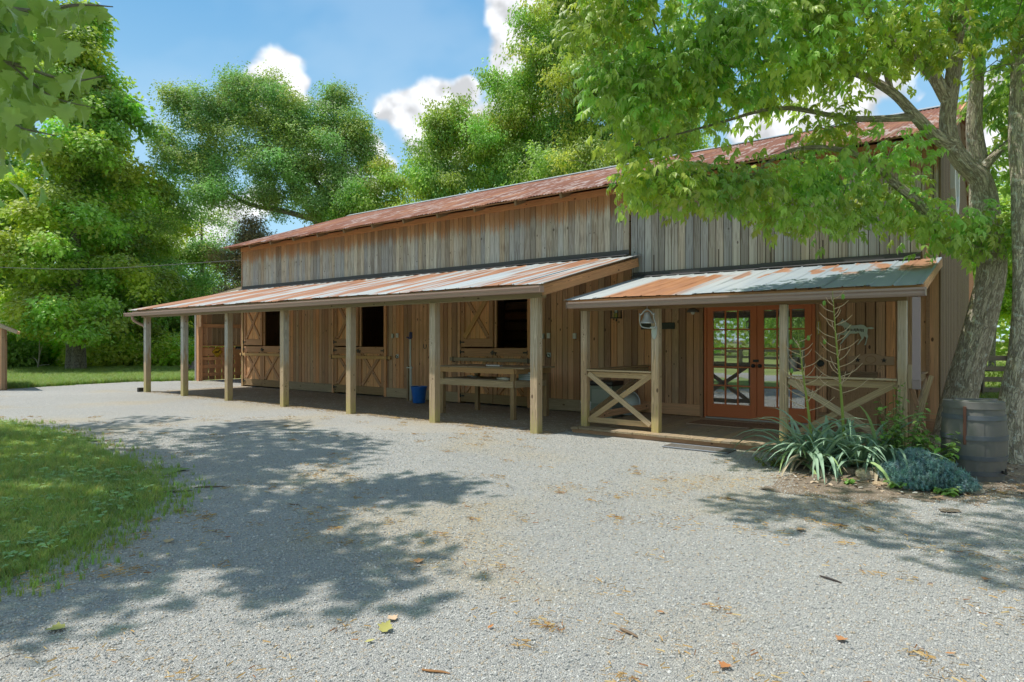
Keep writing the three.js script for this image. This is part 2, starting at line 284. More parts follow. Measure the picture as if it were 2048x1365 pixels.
  // eight-sided window in the end wall
  const wn = part(barn, 'end_window'); const oct = (r, s = new THREE.Shape()) => { for (let i = 0; i < 8; i++) { const a = Math.PI / 8 + i * Math.PI / 4; i ? s.lineTo(Math.cos(a) * r, Math.sin(a) * r) : s.moveTo(Math.cos(a) * r, Math.sin(a) * r); } s.closePath(); return s; };
  const ring = oct(0.74); ring.holes.push(oct(0.6, new THREE.Path()));
  mesh(wn, 'frame', new THREE.ExtrudeGeometry(ring, { depth: 0.07, bevelEnabled: true, bevelSize: 0.012, bevelThickness: 0.012, bevelSegments: 2 }).rotateY(Math.PI / 2).translate(XR + 0.02, 4.62, -2.9), M.white);
  mesh(wn, 'pane', new THREE.ExtrudeGeometry(oct(0.605), { depth: 0.01, bevelEnabled: false }).rotateY(Math.PI / 2).translate(XR + 0.045, 4.62, -2.9), M.glass);
}
// ------------------------------------------------------------------ metal roofs
function sheet(name, parent, mat, x0, x1, top, bot, profile, nx, ns, X0, LX, lift = 0) {   // top / bot: [z, y]; profile(x) in metres above the plane
  const p = [], uv = [], idx = [], dz = bot[0] - top[0], dy = bot[1] - top[1], L = Math.hypot(dz, dy), nz = -dy / L, ny = dz / L, q = R(-0.5, 0.5);
  for (let j = 0; j <= ns; j++) for (let i = 0; i <= nx; i++) {
    const x = mixn(x0, x1, i / nx), t = j / ns, h = profile(x - x0) + lift + 0.006 * Math.sin((x - x0) * 4 + q * 9 + t * 5) * t;
    p.push(x, top[1] + dy * t + ny * h, top[0] + dz * t + nz * h); uv.push((x - X0) / LX, 1 - t);
  }
  for (let j = 0; j < ns; j++) for (let i = 0; i < nx; i++) { const a = j * (nx + 1) + i, b = a + 1, c = a + nx + 1, d = c + 1; idx.push(a, c, b, b, c, d); }
  const g = new THREE.BufferGeometry(); g.setAttribute('position', new THREE.Float32BufferAttribute(p, 3)); g.setAttribute('uv', new THREE.Float32BufferAttribute(uv, 2)); g.setIndex(idx); g.computeVertexNormals();
  return mesh(parent, name, g, mat);
}
const crimp = (w) => (x) => { let h = 0; for (const c of [0.02, 0.055, w / 2, w - 0.055, w - 0.02]) h = Math.max(h, 0.016 - Math.abs(x - c) * 1.1); return h; };
const waves = (x) => 0.009 * Math.sin(x * 2 * Math.PI / 0.0765);
function rustTex(w, h, LX, LS, seed, fn) { return colorTex(w, h, (u, v, x, y) => fn(u * LX, (1 - v) * LS, u, 1 - v, x, y)); }
// long porch: galvanised sheets with rust running down the slope
const rustLong = rustTex(2048, 512, 15.3, 3.6, 1, (x, s, u, t, px, py) => {
  const k = Math.floor(x / 0.61), off = (hash(k, 3) - 0.5) * 0.3 + 0.1 * Math.sin(k * 1.7);
  const n = fbm(x * 5 + 3, s * 0.55 + k * 2.3, 4), n2 = fbm(x * 14, s * 0.35 + 9, 3), far = 0.1 * sstep(9, 1, x);
  const r = sstep(0.47, 0.6, n * 0.65 + n2 * 0.35 + off * 0.6 + far + 0.035 - 0.3 * sstep(0.55, 0.05, s + (n - 0.5) * 0.8) - 0.05 * sstep(2.9, 3.5, s));
  const z = mix3([0.46, 0.49, 0.48], [0.34, 0.39, 0.42], fbm(x * 2, s * 1.5 + 40, 3));
  const rust = mix3([0.42, 0.185, 0.075], [0.24, 0.095, 0.045], fbm(x * 9, s * 2 + 20, 4));
  return mix3(mix3(z, [0.4, 0.3, 0.16], 0.25 * sstep(0.4, 0.7, n2)), rust, r * 0.94);
});
const rustSmall = rustTex(1024, 512, 5.1, 3.0, 2, (x, s, u, t) => {
  const k = Math.floor(x / 0.56), n = fbm(x * 4 + 30, s * 1.1 + k * 3.7, 4), n2 = fbm(x * 15, s * 0.6, 3);
  const a = sstep(0.62, 0.8, x) * sstep(2.15, 1.85, x + (n2 - 0.5) * 0.25) * sstep(0.45, 0.75, s + (n - 0.5) * 0.9 + 0.1 * hash(k, 4));
  const b = sstep(0.55, 0.66, n + 0.16 * Math.exp(-Math.pow((s - 0.95) / 0.5, 2)) - 0.02) * sstep(2.0, 2.4, x) * sstep(1.9, 1.2, s) * 0.9;
  const r = Math.max(a, b), z = mix3([0.45, 0.48, 0.47], [0.3, 0.36, 0.41], sstep(1.5, 3.6, x + (n - 0.5) * 2) * 0.8 + 0.2 * n2);
  return mix3(z, mix3([0.46, 0.2, 0.07], [0.3, 0.12, 0.045], fbm(x * 8, s * 3, 3)), r * 0.95);
});
const rustMain = rustTex(2048, 512, 21, 5.9, 3, (x, s) => {
  const n = fbm(x * 1.2, s * 1.1 + 3, 4), n2 = fbm(x * 9 + 4, s * 1.6, 4), fleck = sstep(0.56, 0.68, n2 + (n - 0.5) * 0.5 + 0.05 * sstep(6, 16, x)) * sstep(0.3, 0.62, vn(x * 16, s * 5.5));
  const rust = mix3([0.27, 0.115, 0.07], [0.16, 0.066, 0.042], n), or = mix3(rust, [0.38, 0.18, 0.09], 0.6 * sstep(0.5, 0.75, fbm(x * 3 + 8, s * 0.9, 3)));
  return mix3(or, [0.46, 0.38, 0.35], fleck * 0.8);
});
const metal = (map, roughness = 0.6) => S({ map, roughness, metalness: 0.1 });
{
  const mr = part(barn, 'main_roof'), mat = metal(rustMain, 0.95), w = 0.62;
  for (let x = -21.35; x < -0.75; x += w) sheet('roof_sheet', mr, mat, x - 0.02, Math.min(x + w + 0.02, -0.62), [-5.0, RIDGE], [0.5 + R(-0.03, 0.03), EAVE - 0.0 + R(-0.008, 0.004)], waves, 49, 3, -21.35, 21, (Math.round(x / w) % 2) * 0.004);
  sheet('rear_slope', mr, mat, -21.35, -0.62, [-10.5, EAVE], [-5.02, RIDGE], () => 0, 4, 2, -21.35, 21);
  mesh(mr, 'ridge_cap', drawn([[-5.2, 6.665], [-5, 6.745], [-4.8, 6.665], [-4.8, 6.65], [-5, 6.73], [-5.2, 6.65]], -21.37, -0.6), M.galv);
  for (let x = -20.9; x < -0.6; x += 1.215) bar(mr, 'rafter', [x, 4.66, 0.44], [x, 6.6, -4.98], 0.05, 0.13, [0, 1, 0.36], wood('tan', 0.5, 0.46, 0.42));
  for (const z of [0.36, -1.5, -3.2]) bar(mr, 'purlin', [-21.3, 4.72 + (0.5 - z) * 0.36 - 0.04, z], [-0.68, 4.72 + (0.5 - z) * 0.36 - 0.04, z], 0.09, 0.03, [0, 1, 0.36], BROWN[2]);
  bar(mr, 'verge_board', [-0.66, 4.66, 0.46], [-0.66, 6.62, -4.98], 0.035, 0.15, [0, 1, 0.36], BROWN[3]);
}
// ------------------------------------------------------------------ the long porch in front of the stalls
const POSTX = [-20.75, -18.42, -16.05, -13.55, -11.1, -8.62, -6.255];
{
  const pr = part(barn, 'stable_porch'), top = [0.02, 3.3], bot = [3.5, 2.475], mat = metal(rustLong);
  for (let x = -21.12, i = 0; x < -5.95; x += 0.61, i++) sheet('roof_sheet', pr, mat, x - 0.03, Math.min(x + 0.64, -5.86), [top[0], top[1]], [bot[0] + R(-0.02, 0.03), bot[1] + R(-0.006, 0.006)], crimp(0.67), 40, 5, -21.15, 15.3, (i % 2) * 0.006);
  for (const x of POSTX) { const m = bar(pr, 'post', [x, -0.05, 3.145], [x, 2.27, 3.145], 0.15, 0.15, FR, [wood('post'), wood('post', 0.92, 0.9, 0.88), wood('post', 1.06, 1.04, 1.0)][Math.round(-x) % 3], { ch: 0.006, v0: 0, vs: WL / 2.4 }); m.rotation.y += R(-0.03, 0.03); }
  bar(pr, 'beam', [-21.0, 2.34, 3.15], [-13.5, 2.34, 3.15], 0.14, 0.12, FR, GREYW[1]); bar(pr, 'beam', [-13.495, 2.34, 3.15], [-6.09, 2.34, 3.15], 0.14, 0.12, FR, wood('tan', 0.62, 0.64, 0.62));
  bar(pr, 'fascia', [-21.05, 2.4, 3.44], [-5.92, 2.4, 3.44], 0.13, 0.03, FR, GREYW[1]);
  for (let x = -20.9; x < -6.2; x += 0.61) bar(pr, 'rafter', [x, 3.2, 0.0], [x, 2.41, 3.42], 0.045, 0.1, [0, 1, 0.24], BROWN[1]);
  bar(pr, 'rake_board', [-5.93, 3.15, 0.03], [-5.93, 2.375, 3.42], 0.035, 0.17, [0, 1, 0.235], wood('brown', 0.95, 0.82, 0.7)); bar(pr, 'rake_board', [-21.08, 3.15, 0.03], [-21.08, 2.375, 3.42], 0.035, 0.15, [0, 1, 0.235], GREYW[1]);
  const gx0 = -21.32, gx1 = -5.88, gp = [[3.46, 0.1], [3.46, 0], [3.545, 0], [3.565, 0.03], [3.565, 0.055], [3.59, 0.075], [3.59, 0.1], [3.58, 0.1], [3.575, 0.08], [3.55, 0.06], [3.545, 0.014], [3.475, 0.014], [3.475, 0.1]];
  const g = mesh(pr, 'gutter', drawn(gp.map(([z, y]) => [z, y]), 0, gx1 - gx0), M.gutter); g.position.set(gx0, 2.3, 0); g.rotation.z = 0.035 / 15.4;
  mesh(pr, 'gutter_end_cap', box(0.012, 0.1, 0.12, gx1, 2.385, 3.525), M.gutter); mesh(pr, 'gutter_end_cap', box(0.012, 0.1, 0.12, gx0, 2.35, 3.525), M.gutter);
  mesh(pr, 'downspout', tube([[-20.93, 2.3, 3.5], [-20.94, 2.2, 3.48], [-20.93, 2.08, 3.3], [-20.9, 2.0, 3.17], [-20.89, 1.6, 3.15], [-20.89, 0.06, 3.15]], 0.04, 8, 30), M.gutter);
  mesh(pr, 'drain_boot', rbox(0.12, 0.13, 0.14).translate(-20.98, 0.06, 3.25), M.black);
  for (let x = -20.8; x < -6.2; x += 2.9) { const e = Math.min(x + 2.92, -6.12); mesh(pr, 'flashing', drawn([[0.033, 3.42], [0.045, 3.42], [0.05, 3.33], [0.2, 3.293], [0.2, 3.285], [0.04, 3.31], [0.033, 3.31]], x, e), M.flash).position.y = R(-0.006, 0.008); }
  // the small lean-to beyond the barn's far end
  const ls = part(barn, 'side_shed'), XA = -24.85;
  for (let z = -0.62; z > -6; z -= 0.2) bar(ls, 'board', [XA, 1.34, z - 0.1], [XA, 2.95, z - 0.1], 0.19, 0.022, [1, 0, 0], z < -1.0 && z > -1.5 ? wood('tan', 0.55, 0.5, 0.45) : pick(BROWN));
  for (let z = -0.62; z > -6; z -= 0.27) bar(ls, 'board', [XA - 0.02, 0.02, z - 0.13], [XA - 0.02, 1.32, z - 0.13], 0.24, 0.022, [1, 0, 0], pick(BROWN));
  for (const [y, h, d] of [[2.15, 0.14, 0.05], [1.36, 0.04, 0.12], [1.12, 0.3, 0.04], [0.86, 0.13, 0.04], [0.56, 0.14, 0.04], [0.24, 0.13, 0.04]]) bar(ls, 'rail', [XA + 0.012 + d / 2, y, -0.6], [XA + 0.012 + d / 2, y, -6], h, d, [1, 0, 0], BROWN[3]);
  bar(ls, 'post', [-24.8, 0, -0.5], [-24.8, 2.95, -0.5], 0.16, 0.16, FR, BROWN[3]); bar(ls, 'post', [-24.66, 2.1, -0.45], [-24.66, 2.95, -0.45], 0.16, 0.03, FR, BROWN[1]);
  mesh(ls, 'downspout', rbox(0.09, 2.9, 0.07).translate(-25.0, 1.47, -0.46), S({ color: lin(0.38, 0.34, 0.34), roughness: 0.5 }));
  mesh(ls, 'rear_wall', box(4.2, 3, 0.05, -22.9, 1.5, -6.1), BROWN[2]);
  const lr = new THREE.BufferGeometry(), P = [[-20.9, 3.44, 0.02], [-25.15, 3.02, 0.02], [-25.15, 3.02, -6.3], [-20.9, 3.44, -6.3]];
  lr.setAttribute('position', new THREE.Float32BufferAttribute([...P[0], ...P[3], ...P[1], ...P[1], ...P[3], ...P[2]], 3)); lr.computeVertexNormals();
  mesh(ls, 'roof', lr, M.galv); bar(ls, 'fascia', [-20.9, 3.36, 0.0], [-25.15, 2.94, 0.0], 0.12, 0.03, FR, GREYW[0]);
}
// ------------------------------------------------------------------ the entry porch
{
  const pr = part(barn, 'entry_porch'), mat = metal(rustSmall), top = [0.01, 2.845], bot = [2.9, 2.235];
  for (let x = -5.85, i = 0; x < -0.85; x += 0.56, i++) sheet('roof_sheet', pr, mat, x - 0.03, Math.min(x + 0.6, -0.74), top, [bot[0] + R(-0.02, 0.02), bot[1] + R(-0.006, 0.008)], crimp(0.63), 40, 5, -5.88, 5.14, (i % 2) * 0.006);
  for (let x = -6.05; x < -1; x += 2.55) mesh(pr, 'flashing', drawn([[0.004, 2.95], [0.016, 2.95], [0.02, 2.875], [0.16, 2.845], [0.16, 2.836], [0.012, 2.855], [0.004, 2.855]], x, Math.min(x + 2.57, -1.05)), M.flash).position.y = R(-0.004, 0.01);
  const px = [-5.7, -4.395, -2.465, -1.03], pw = [0.115, 0.125, 0.1, 0.1];
  px.forEach((x, i) => bar(pr, 'post', [x, 0.1, 2.53 - pw[i] / 2], [x, 2.06, 2.53 - pw[i] / 2], pw[i], pw[i], FR, wood('post', [0.95, 1.1, 1.05, 1][i], [0.9, 1.06, 1.04, 1][i], [0.85, 1, 1, 0.95][i]), { ch: 0.005, v0: 0, vs: WL / 2.4 }));
  bar(pr, 'beam', [-5.78, 2.12, 2.48], [-0.98, 2.12, 2.48], 0.12, 0.1, FR, wood('tan', 0.5, 0.42, 0.34));
  bar(pr, 'fascia', [-5.8, 2.17, 2.84], [-0.78, 2.17, 2.84], 0.12, 0.03, FR, BROWN[3]);
  for (let x = -5.8; x < -0.7; x += 0.62) bar(pr, 'rafter', [x, 2.76, 0], [x, 2.18, 2.82], 0.045, 0.1, [0, 1, 0.2], BROWN[0]);
  bar(pr, 'rake_board', [-0.78, 2.77, 0.02], [-0.78, 2.19, 2.82], 0.03, 0.12, [0, 1, 0.2], BROWN[1]);
  const gp = [[2.86, 0.1], [2.86, 0], [2.945, 0], [2.965, 0.03], [2.965, 0.055], [2.99, 0.075], [2.99, 0.1], [2.98, 0.1], [2.975, 0.08], [2.95, 0.06], [2.945, 0.014], [2.875, 0.014], [2.875, 0.1]];
  const gm = S({ color: lin(0.34, 0.25, 0.22), roughness: 0.45 });
  mesh(pr, 'gutter', drawn(gp, -5.76, -0.75), gm).position.y = 2.09; for (const x of [-5.765, -0.745]) mesh(pr, 'gutter_end_cap', box(0.012, 0.1, 0.12, x, 2.14, 2.925), gm);
  mesh(pr, 'downspout', mergeGeometries([rbox(0.085, 1.0, 0.07).translate(-0.84, 1.58, 2.92), rbox(0.087, 0.13, 0.073).rotateX(0.25).translate(-0.84, 1.04, 2.9)].map((g) => g.toNonIndexed ? g : g)), S({ color: lin(0.3, 0.23, 0.24), roughness: 0.55 }));
  for (let x = -5.82; x < -0.75; x += 0.142) bar(pr, 'deck_board', [x + 0.07, 0.085, 0.03], [x + 0.07, 0.085, 2.74 + R(-0.015, 0.02)], 0.136, 0.03, [0, 1, 0], pick([wood('tan', 0.72, 0.72, 0.72), wood('tan', 0.62, 0.62, 0.62), wood('tan', 0.8, 0.78, 0.72), GREYW[1]]));
  bar(pr, 'deck_joist', [-5.82, 0.035, 2.68], [-0.78, 0.035, 2.68], 0.065, 0.04, FR, BROWN[2]); bar(pr, 'deck_joist', [-5.8, 0.035, 0.1], [-5.8, 0.035, 2.65], 0.065, 0.04, [1, 0, 0], BROWN[2]);
  // railings: cap, upper and lower rail and crossed braces
  const t1 = wood('tan', 0.86, 0.8, 0.7), t2 = wood('tan', 0.74, 0.68, 0.6);
  const bay = (a, b, z, low = true) => {
    bar(pr, 'rail_cap', [a, 1.055, z - 0.03], [b, 1.055, z - 0.03], 0.025, 0.1, FR, TAN[0]); bar(pr, 'rail', [a, 0.985, z - 0.045], [b, 0.985, z - 0.045], 0.09, 0.036, FR, t1);
    if (low) bar(pr, 'rail', [a, 0.215, z - 0.045], [b, 0.215, z - 0.045], 0.09, 0.036, FR, t1);
    bar(pr, 'brace', [a + 0.02, 1.0, z - 0.018], [b - 0.02, 0.21, z - 0.018], 0.085, 0.03, FR, TAN[0]); const m = bar(pr, 'brace', [a + 0.02, 0.21, z - 0.05], [b - 0.02, 1.0, z - 0.05], 0.085, 0.03, FR, t1); m.position.z += 0.01;
  };
  bay(-5.64, -4.46, 2.52); bay(-2.41, -1.085, 2.52);
  const side = (x) => { bar(pr, 'rail_cap', [x, 1.06, 0.04], [x, 1.06, 2.4], 0.1, 0.025, [0, 1, 0], t2); bar(pr, 'rail', [x, 0.99, 0.04], [x, 0.99, 2.4], 0.036, 0.09, [0, 1, 0], t2); bar(pr, 'rail', [x, 0.24, 0.04], [x, 0.24, 2.4], 0.036, 0.12, [0, 1, 0], BROWN[1]); bar(pr, 'brace', [x + 0.03, 0.3, 2.36], [x + 0.03, 0.95, 0.2], 0.08, 0.03, [1, 0, 0], t2); };
  side(-5.7); side(-1.0);
  bar(pr, 'rail_bracket', [-0.955, 0.95, 2.45], [-0.955, 1.25, 2.45], 0.05, 0.03, FR, TAN[1]); bar(pr, 'prop', [-0.93, 0.25, 2.6], [-0.72, 1.12, 2.5], 0.05, 0.04, FR, t2); bar(pr, 'prop', [-0.72, 0.05, 2.3], [-0.95, 1.0, 2.4], 0.05, 0.04, FR, BROWN[2]);
}
// ------------------------------------------------------------------ stall doors
function hinge(parent, x, y, dir, z = 0.062) { mesh(parent, 'hinge', mergeGeometries([box(0.07, 0.07, 0.012, x - dir * 0.02, y, z), box(0.13, 0.035, 0.014, x + dir * 0.06, y, z + 0.002), cyl(0.012, 0.012, 0.1, x, y, z + 0.006, 8)].map((g) => g.toNonIndexed())), M.iron); }
function latch(parent, x, y) { mesh(parent, 'latch', mergeGeometries([box(0.18, 0.03, 0.014, x + 0.03, y, 0.064), box(0.05, 0.1, 0.02, x, y, 0.066), cyl(0.012, 0.012, 0.07, x + 0.09, y - 0.03, 0.075, 8)].map((g) => g.toNonIndexed())), M.iron); }
function leaf(d, x0, x1, y0, y1, kind, name, fresh) {
  const g = part(barn, name), zf = 0.02, w = x1 - x0 - 0.012, a = x0 + 0.006, b = x1 - 0.006, n = 7, warm = [wood('brown', 1.35, 1.2, 0.95), wood('brown', 1.2, 1.12, 0.95), wood('brown', 1.5, 1.3, 1.0)], fr = wood('brown', 0.88, 0.8, 0.72);
  for (let i = 0; i < n; i++) bar(g, 'panel_board', [a + (i + 0.5) * w / n, y0, zf - 0.012], [a + (i + 0.5) * w / n, y1, zf - 0.012 + R(-0.003, 0.003)], w / n - 0.006, 0.02, FR, pick(warm));
  const bot = kind === 'lower' ? 0.22 : 0.2, topR = kind === 'lower' ? 0.19 : 0.12, z = zf + 0.014, low = kind === 'lower' ? wood('tan', 0.6, 0.52, 0.42) : fr;
  bar(g, 'frame_board', [a, y0 + bot / 2, z], [b, y0 + bot / 2, z], bot, 0.028, FR, low); bar(g, 'frame_board', [a, y1 - topR / 2, z], [b, y1 - topR / 2, z], topR, 0.028, FR, fr);
  for (const x of [a + 0.06, b - 0.06]) bar(g, 'frame_board', [x, y0 + bot + 0.003, z], [x, y1 - topR - 0.003, z], 0.118, 0.028, FR, fr);
  const xa = a + 0.15, xb = b - 0.15, ya = y0 + bot + 0.03, yb = y1 - topR - 0.03;
  bar(g, 'brace', [xa, yb, z - 0.003], [xb, ya, z - 0.003], 0.1, 0.022, FR, fr);
  if (fresh) bar(g, 'brace', [xa - 0.02, ya, z + 0.02], [xb + 0.03, yb + 0.02, z + 0.02], 0.12, 0.026, FR, wood('tan', 1.15, 0.85, 0.55), { label: 'new pale wooden brace' });
  else bar(g, 'brace', [xa, ya, z + 0.004], [xb, yb, z + 0.004], 0.1, 0.022, FR, fr);
  return g;
}
DOORS.forEach(([x0, xm, x1], i) => {
  const la = leaf(i, x0, xm, 0.05, 1.37, 'lower', 'lower_door'), lb = leaf(i, xm, x1, 0.05, 1.385, 'lower', 'lower_door'), ua = leaf(i, x0, xm, 1.41, 2.78, 'upper', 'upper_door', i === 2);
  hinge(la, x0, 1.28, 1); hinge(la, x0, 0.2, 1); hinge(ua, x0, 1.52, 1); latch(lb, xm, 1.27); hinge(lb, x1, 1.28, -1);
  bar(barn, 'door_jamb', [x0 - 0.04, 0.02, 0.05], [x0 - 0.04, 2.76, 0.05], 0.08, 0.05, FR, i ? BROWN[1] : wood('tan', 0.9, 0.78, 0.58)); bar(barn, 'door_jamb', [x1 + 0.05, 0.02, 0.05], [x1 + 0.05, 2.76, 0.05], 0.1, 0.04, FR, BROWN[3]); bar(barn, 'door_jamb', [xm + 0.04, 1.4, -0.02], [xm + 0.04, 2.76, -0.02], 0.06, 0.05, FR, BROWN[1]);
});
// ------------------------------------------------------------------ glazed double door
{
  const z = 0.015, D = M.door; const y0 = 0.13, y1 = 2.2;
  const paint = (g, n, a, b, w, d = 0.05) => bar(g, n, a, b, w, d, FR, D, { ch: 0.004 });
  const fr = part(barn, 'door_frame'); paint(fr, 'jamb', [-4.515, 0.1, z], [-4.515, y1 + 0.05, z], 0.05, 0.07); paint(fr, 'jamb', [-2.61, 0.1, z], [-2.61, y1 + 0.05, z], 0.05, 0.07); paint(fr, 'head', [-4.49, y1 + 0.025, z], [-2.635, y1 + 0.025, z], 0.05, 0.07);
  mesh(fr, 'sill', rbox(1.86, 0.03, 0.12).translate(-3.56, 0.112, 0.05), M.sill);
  for (const [a, b, s] of [[-4.485, -3.567, 1], [-3.56, -2.64, -1]]) {
    const g = part(barn, 'glazed_door'), st = 0.115;
    paint(g, 'stile', [a + st / 2, y0, z], [a + st / 2, y1, z], st); paint(g, 'stile', [b - st / 2, y0, z], [b - st / 2, y1, z], st);
    paint(g, 'rail', [a + st, y0 + 0.12, z], [b - st, y0 + 0.12, z], 0.24); paint(g, 'rail', [a + st, y1 - 0.045, z], [b - st, y1 - 0.045, z], 0.09);
    const gx0 = a + st, gx1 = b - st, gy0 = y0 + 0.24, gy1 = y1 - 0.09, cw = (gx1 - gx0) / 3, rh = (gy1 - gy0) / 5;
    for (let i = 1; i < 3; i++) paint(g, 'muntin', [gx0 + i * cw, gy0, z], [gx0 + i * cw, gy1, z], 0.026, 0.036);
    for (let j = 1; j < 5; j++) paint(g, 'muntin', [gx0, gy0 + j * rh, z + 0.001], [gx1, gy0 + j * rh, z + 0.001], 0.026, 0.034);
    for (let i = 0; i < 3; i++) for (let j = 0; j < 5; j++) { const p = mesh(g, 'pane', box(cw, rh, 0.004), M.glass); p.position.set(gx0 + (i + 0.5) * cw, gy0 + (j + 0.5) * rh, z - 0.004); p.rotation.set(R(-0.002, 0.002), R(-0.002, 0.002), 0); }
    const kx = s > 0 ? b - 0.055 : a + 0.055; mesh(g, 'knob', new THREE.SphereGeometry(0.032, 18, 12).scale(1, 1, 0.8).translate(kx, 1.1, z + 0.075), M.iron); mesh(g, 'knob_rose', cyl(0.034, 0.034, 0.05, 0, 0, 0, 18).rotateX(Math.PI / 2).translate(kx, 1.1, z + 0.045), M.iron);
    if (s > 0) mesh(g, 'deadbolt_plate', rbox(0.1, 0.045, 0.02).translate(b - 0.01, 1.19, z + 0.04), M.iron);
  }
}
// ------------------------------------------------------------------ ground
const GT = 2048, GM = 3.2;   // gravel: 3.2 m of crushed limestone
const stones = { c: new Uint8Array(GT * GT * 3), h: new Float32Array(GT * GT) };
{
  const N = 228, cell = GT / N;
  for (let y = 0; y < GT; y++) for (let x = 0; x < GT; x++) {
    const wx = x + (vn(x * 0.06, y * 0.06, 123, 123) - 0.5) * 5, cx = Math.floor(wx / cell), cy = Math.floor(y / cell); let d1 = 1e9, d2 = 1e9, id = 0, idy = 0;
    for (let j = -1; j <= 1; j++) for (let i = -1; i <= 1; i++) {
      const gx = (cx + i + N) % N, gy = (cy + j + N) % N, px = (cx + i + 0.15 + 0.7 * hash(gx, gy)) * cell, py = (cy + j + 0.15 + 0.7 * hash(gx + 500, gy)) * cell, s = 0.75 + 0.6 * hash(gx, gy + 900), d = Math.hypot(wx - px, (y - py) * (0.8 + 0.4 * hash(gx + 7, gy))) / s;
      if (d < d1) { d2 = d1; d1 = d; id = gx; idy = gy; } else if (d < d2) d2 = d;
    }
    const e = clamp((d2 - d1) / (cell * 0.55)), o = (y * GT + x), t = hash(id + 31, idy + 17), hh = hash(id + 3, idy + 71);
    const tone = t < 0.08 ? [0.64, 0.635, 0.59] : t < 0.55 ? [0.5, 0.5, 0.465] : t < 0.8 ? [0.42, 0.425, 0.4] : t < 0.9 ? [0.5, 0.435, 0.34] : [0.33, 0.335, 0.325];
    const k = 0.88 * (0.85 + 0.3 * hh) * (0.9 + 0.2 * vn(x * 0.5, y * 0.5)), gap = sstep(0.02, 0.3, e);
    const c = mix3([0.46, 0.45, 0.42], [tone[0] * k, tone[1] * k, tone[2] * k], gap);
    stones.c[o * 3] = sb(c[0]); stones.c[o * 3 + 1] = sb(c[1]); stones.c[o * 3 + 2] = sb(c[2]); stones.h[o] = Math.sqrt(e) * (0.55 + 0.45 * hh);
  }
}
const gravelMap = (() => { const d = new Uint8Array(GT * GT * 4); for (let i = 0; i < GT * GT; i++) { d[i * 4] = stones.c[i * 3]; d[i * 4 + 1] = stones.c[i * 3 + 1]; d[i * 4 + 2] = stones.c[i * 3 + 2]; d[i * 4 + 3] = 255; } const t = new THREE.DataTexture(d, GT, GT, THREE.RGBAFormat); t.colorSpace = THREE.SRGBColorSpace; return fin(t); })();
const gravelBump = grayTex(GT, GT, (u, v, x, y) => stones.h[y * GT + x]);
const soilMap = colorTex(512, 512, (u, v, x, y) => { const n = fbm(u * 16, v * 16, 5, 16, 16), g = vn(u * 128, v * 128, 128, 128), s = sstep(0.8, 0.86, vn(u * 64 + 7, v * 64, 64, 64)); return mix3(mix3([0.16, 0.13, 0.095], [0.31, 0.255, 0.19], n * 0.7 + g * 0.3), [0.5, 0.47, 0.42], s * 0.7); });
const soilBump = grayTex(512, 512, (u, v) => fbm(u * 32, v * 32, 5, 32, 32));
const turfMap = colorTex(512, 512, (u, v, x, y) => { const n = fbm(u * 24, v * 24, 5, 24, 24), g = vn(u * 170, v * 170, 170, 170); return mix3([0.12, 0.19, 0.045], [0.26, 0.34, 0.1], n * 0.6 + g * 0.4); });
function inPoly(x, z, P) { let c = false; for (let i = 0, j = P.length - 1; i < P.length; j = i++) { const [xi, zi] = P[i], [xj, zj] = P[j]; if ((zi > z) !== (zj > z) && x < (xj - xi) * (z - zi) / (zj - zi) + xi) c = !c; } return c; }
function edgeDist(x, z, P) { let m = 1e9; for (let i = 0, j = P.length - 1; i < P.length; j = i++) { const [ax, az] = P[j], [bx, bz] = P[i], dx = bx - ax, dz = bz - az, t = clamp(((x - ax) * dx + (z - az) * dz) / (dx * dx + dz * dz)); m = Math.min(m, Math.hypot(x - ax - dx * t, z - az - dz * t)); } return m; }
// a sheet of ground with a ragged edge, in cells of size s
function groundSheet(P, s, y, uvm, tint, rag = 0.35, hgt = () => 0) {
  const xs = P.map((p) => p[0]), zs = P.map((p) => p[1]), x0 = Math.min(...xs), x1 = Math.max(...xs), z0 = Math.min(...zs), z1 = Math.max(...zs), nx = Math.ceil((x1 - x0) / s), nz = Math.ceil((z1 - z0) / s);
  const pos = [], uv = [], col = [], idx = [], at = new Map();
  const node = (i, j) => { const k = j * (nx + 1) + i; if (!at.has(k)) { const x = x0 + i * s + (hash(i, j) - 0.5) * s * rag, z = z0 + j * s + (hash(i + 99, j) - 0.5) * s * rag; at.set(k, pos.length / 3); pos.push(x, y + hgt(x, z), z); uv.push(x / uvm, z / uvm); col.push(...tint(x, z)); } return at.get(k); };
  for (let j = 0; j < nz; j++) for (let i = 0; i < nx; i++) {
    const cx = x0 + (i + 0.5) * s, cz = z0 + (j + 0.5) * s, w = (fbm(cx * 1.3, cz * 1.3, 3) - 0.5) * rag * 1.6;
    const inside = inPoly(cx, cz, P), e = edgeDist(cx, cz, P); if (!(inside ? e > w : e < -w)) continue;
    const a = node(i, j), b = node(i + 1, j), c = node(i, j + 1), d = node(i + 1, j + 1); idx.push(a, c, b, b, c, d);
  }
  const g = new THREE.BufferGeometry(); g.setAttribute('position', new THREE.Float32BufferAttribute(pos, 3)); g.setAttribute('uv', new THREE.Float32BufferAttribute(uv, 2)); g.setAttribute('color', new THREE.Float32BufferAttribute(col, 3)); g.setIndex(idx); g.computeVertexNormals(); return g;
}
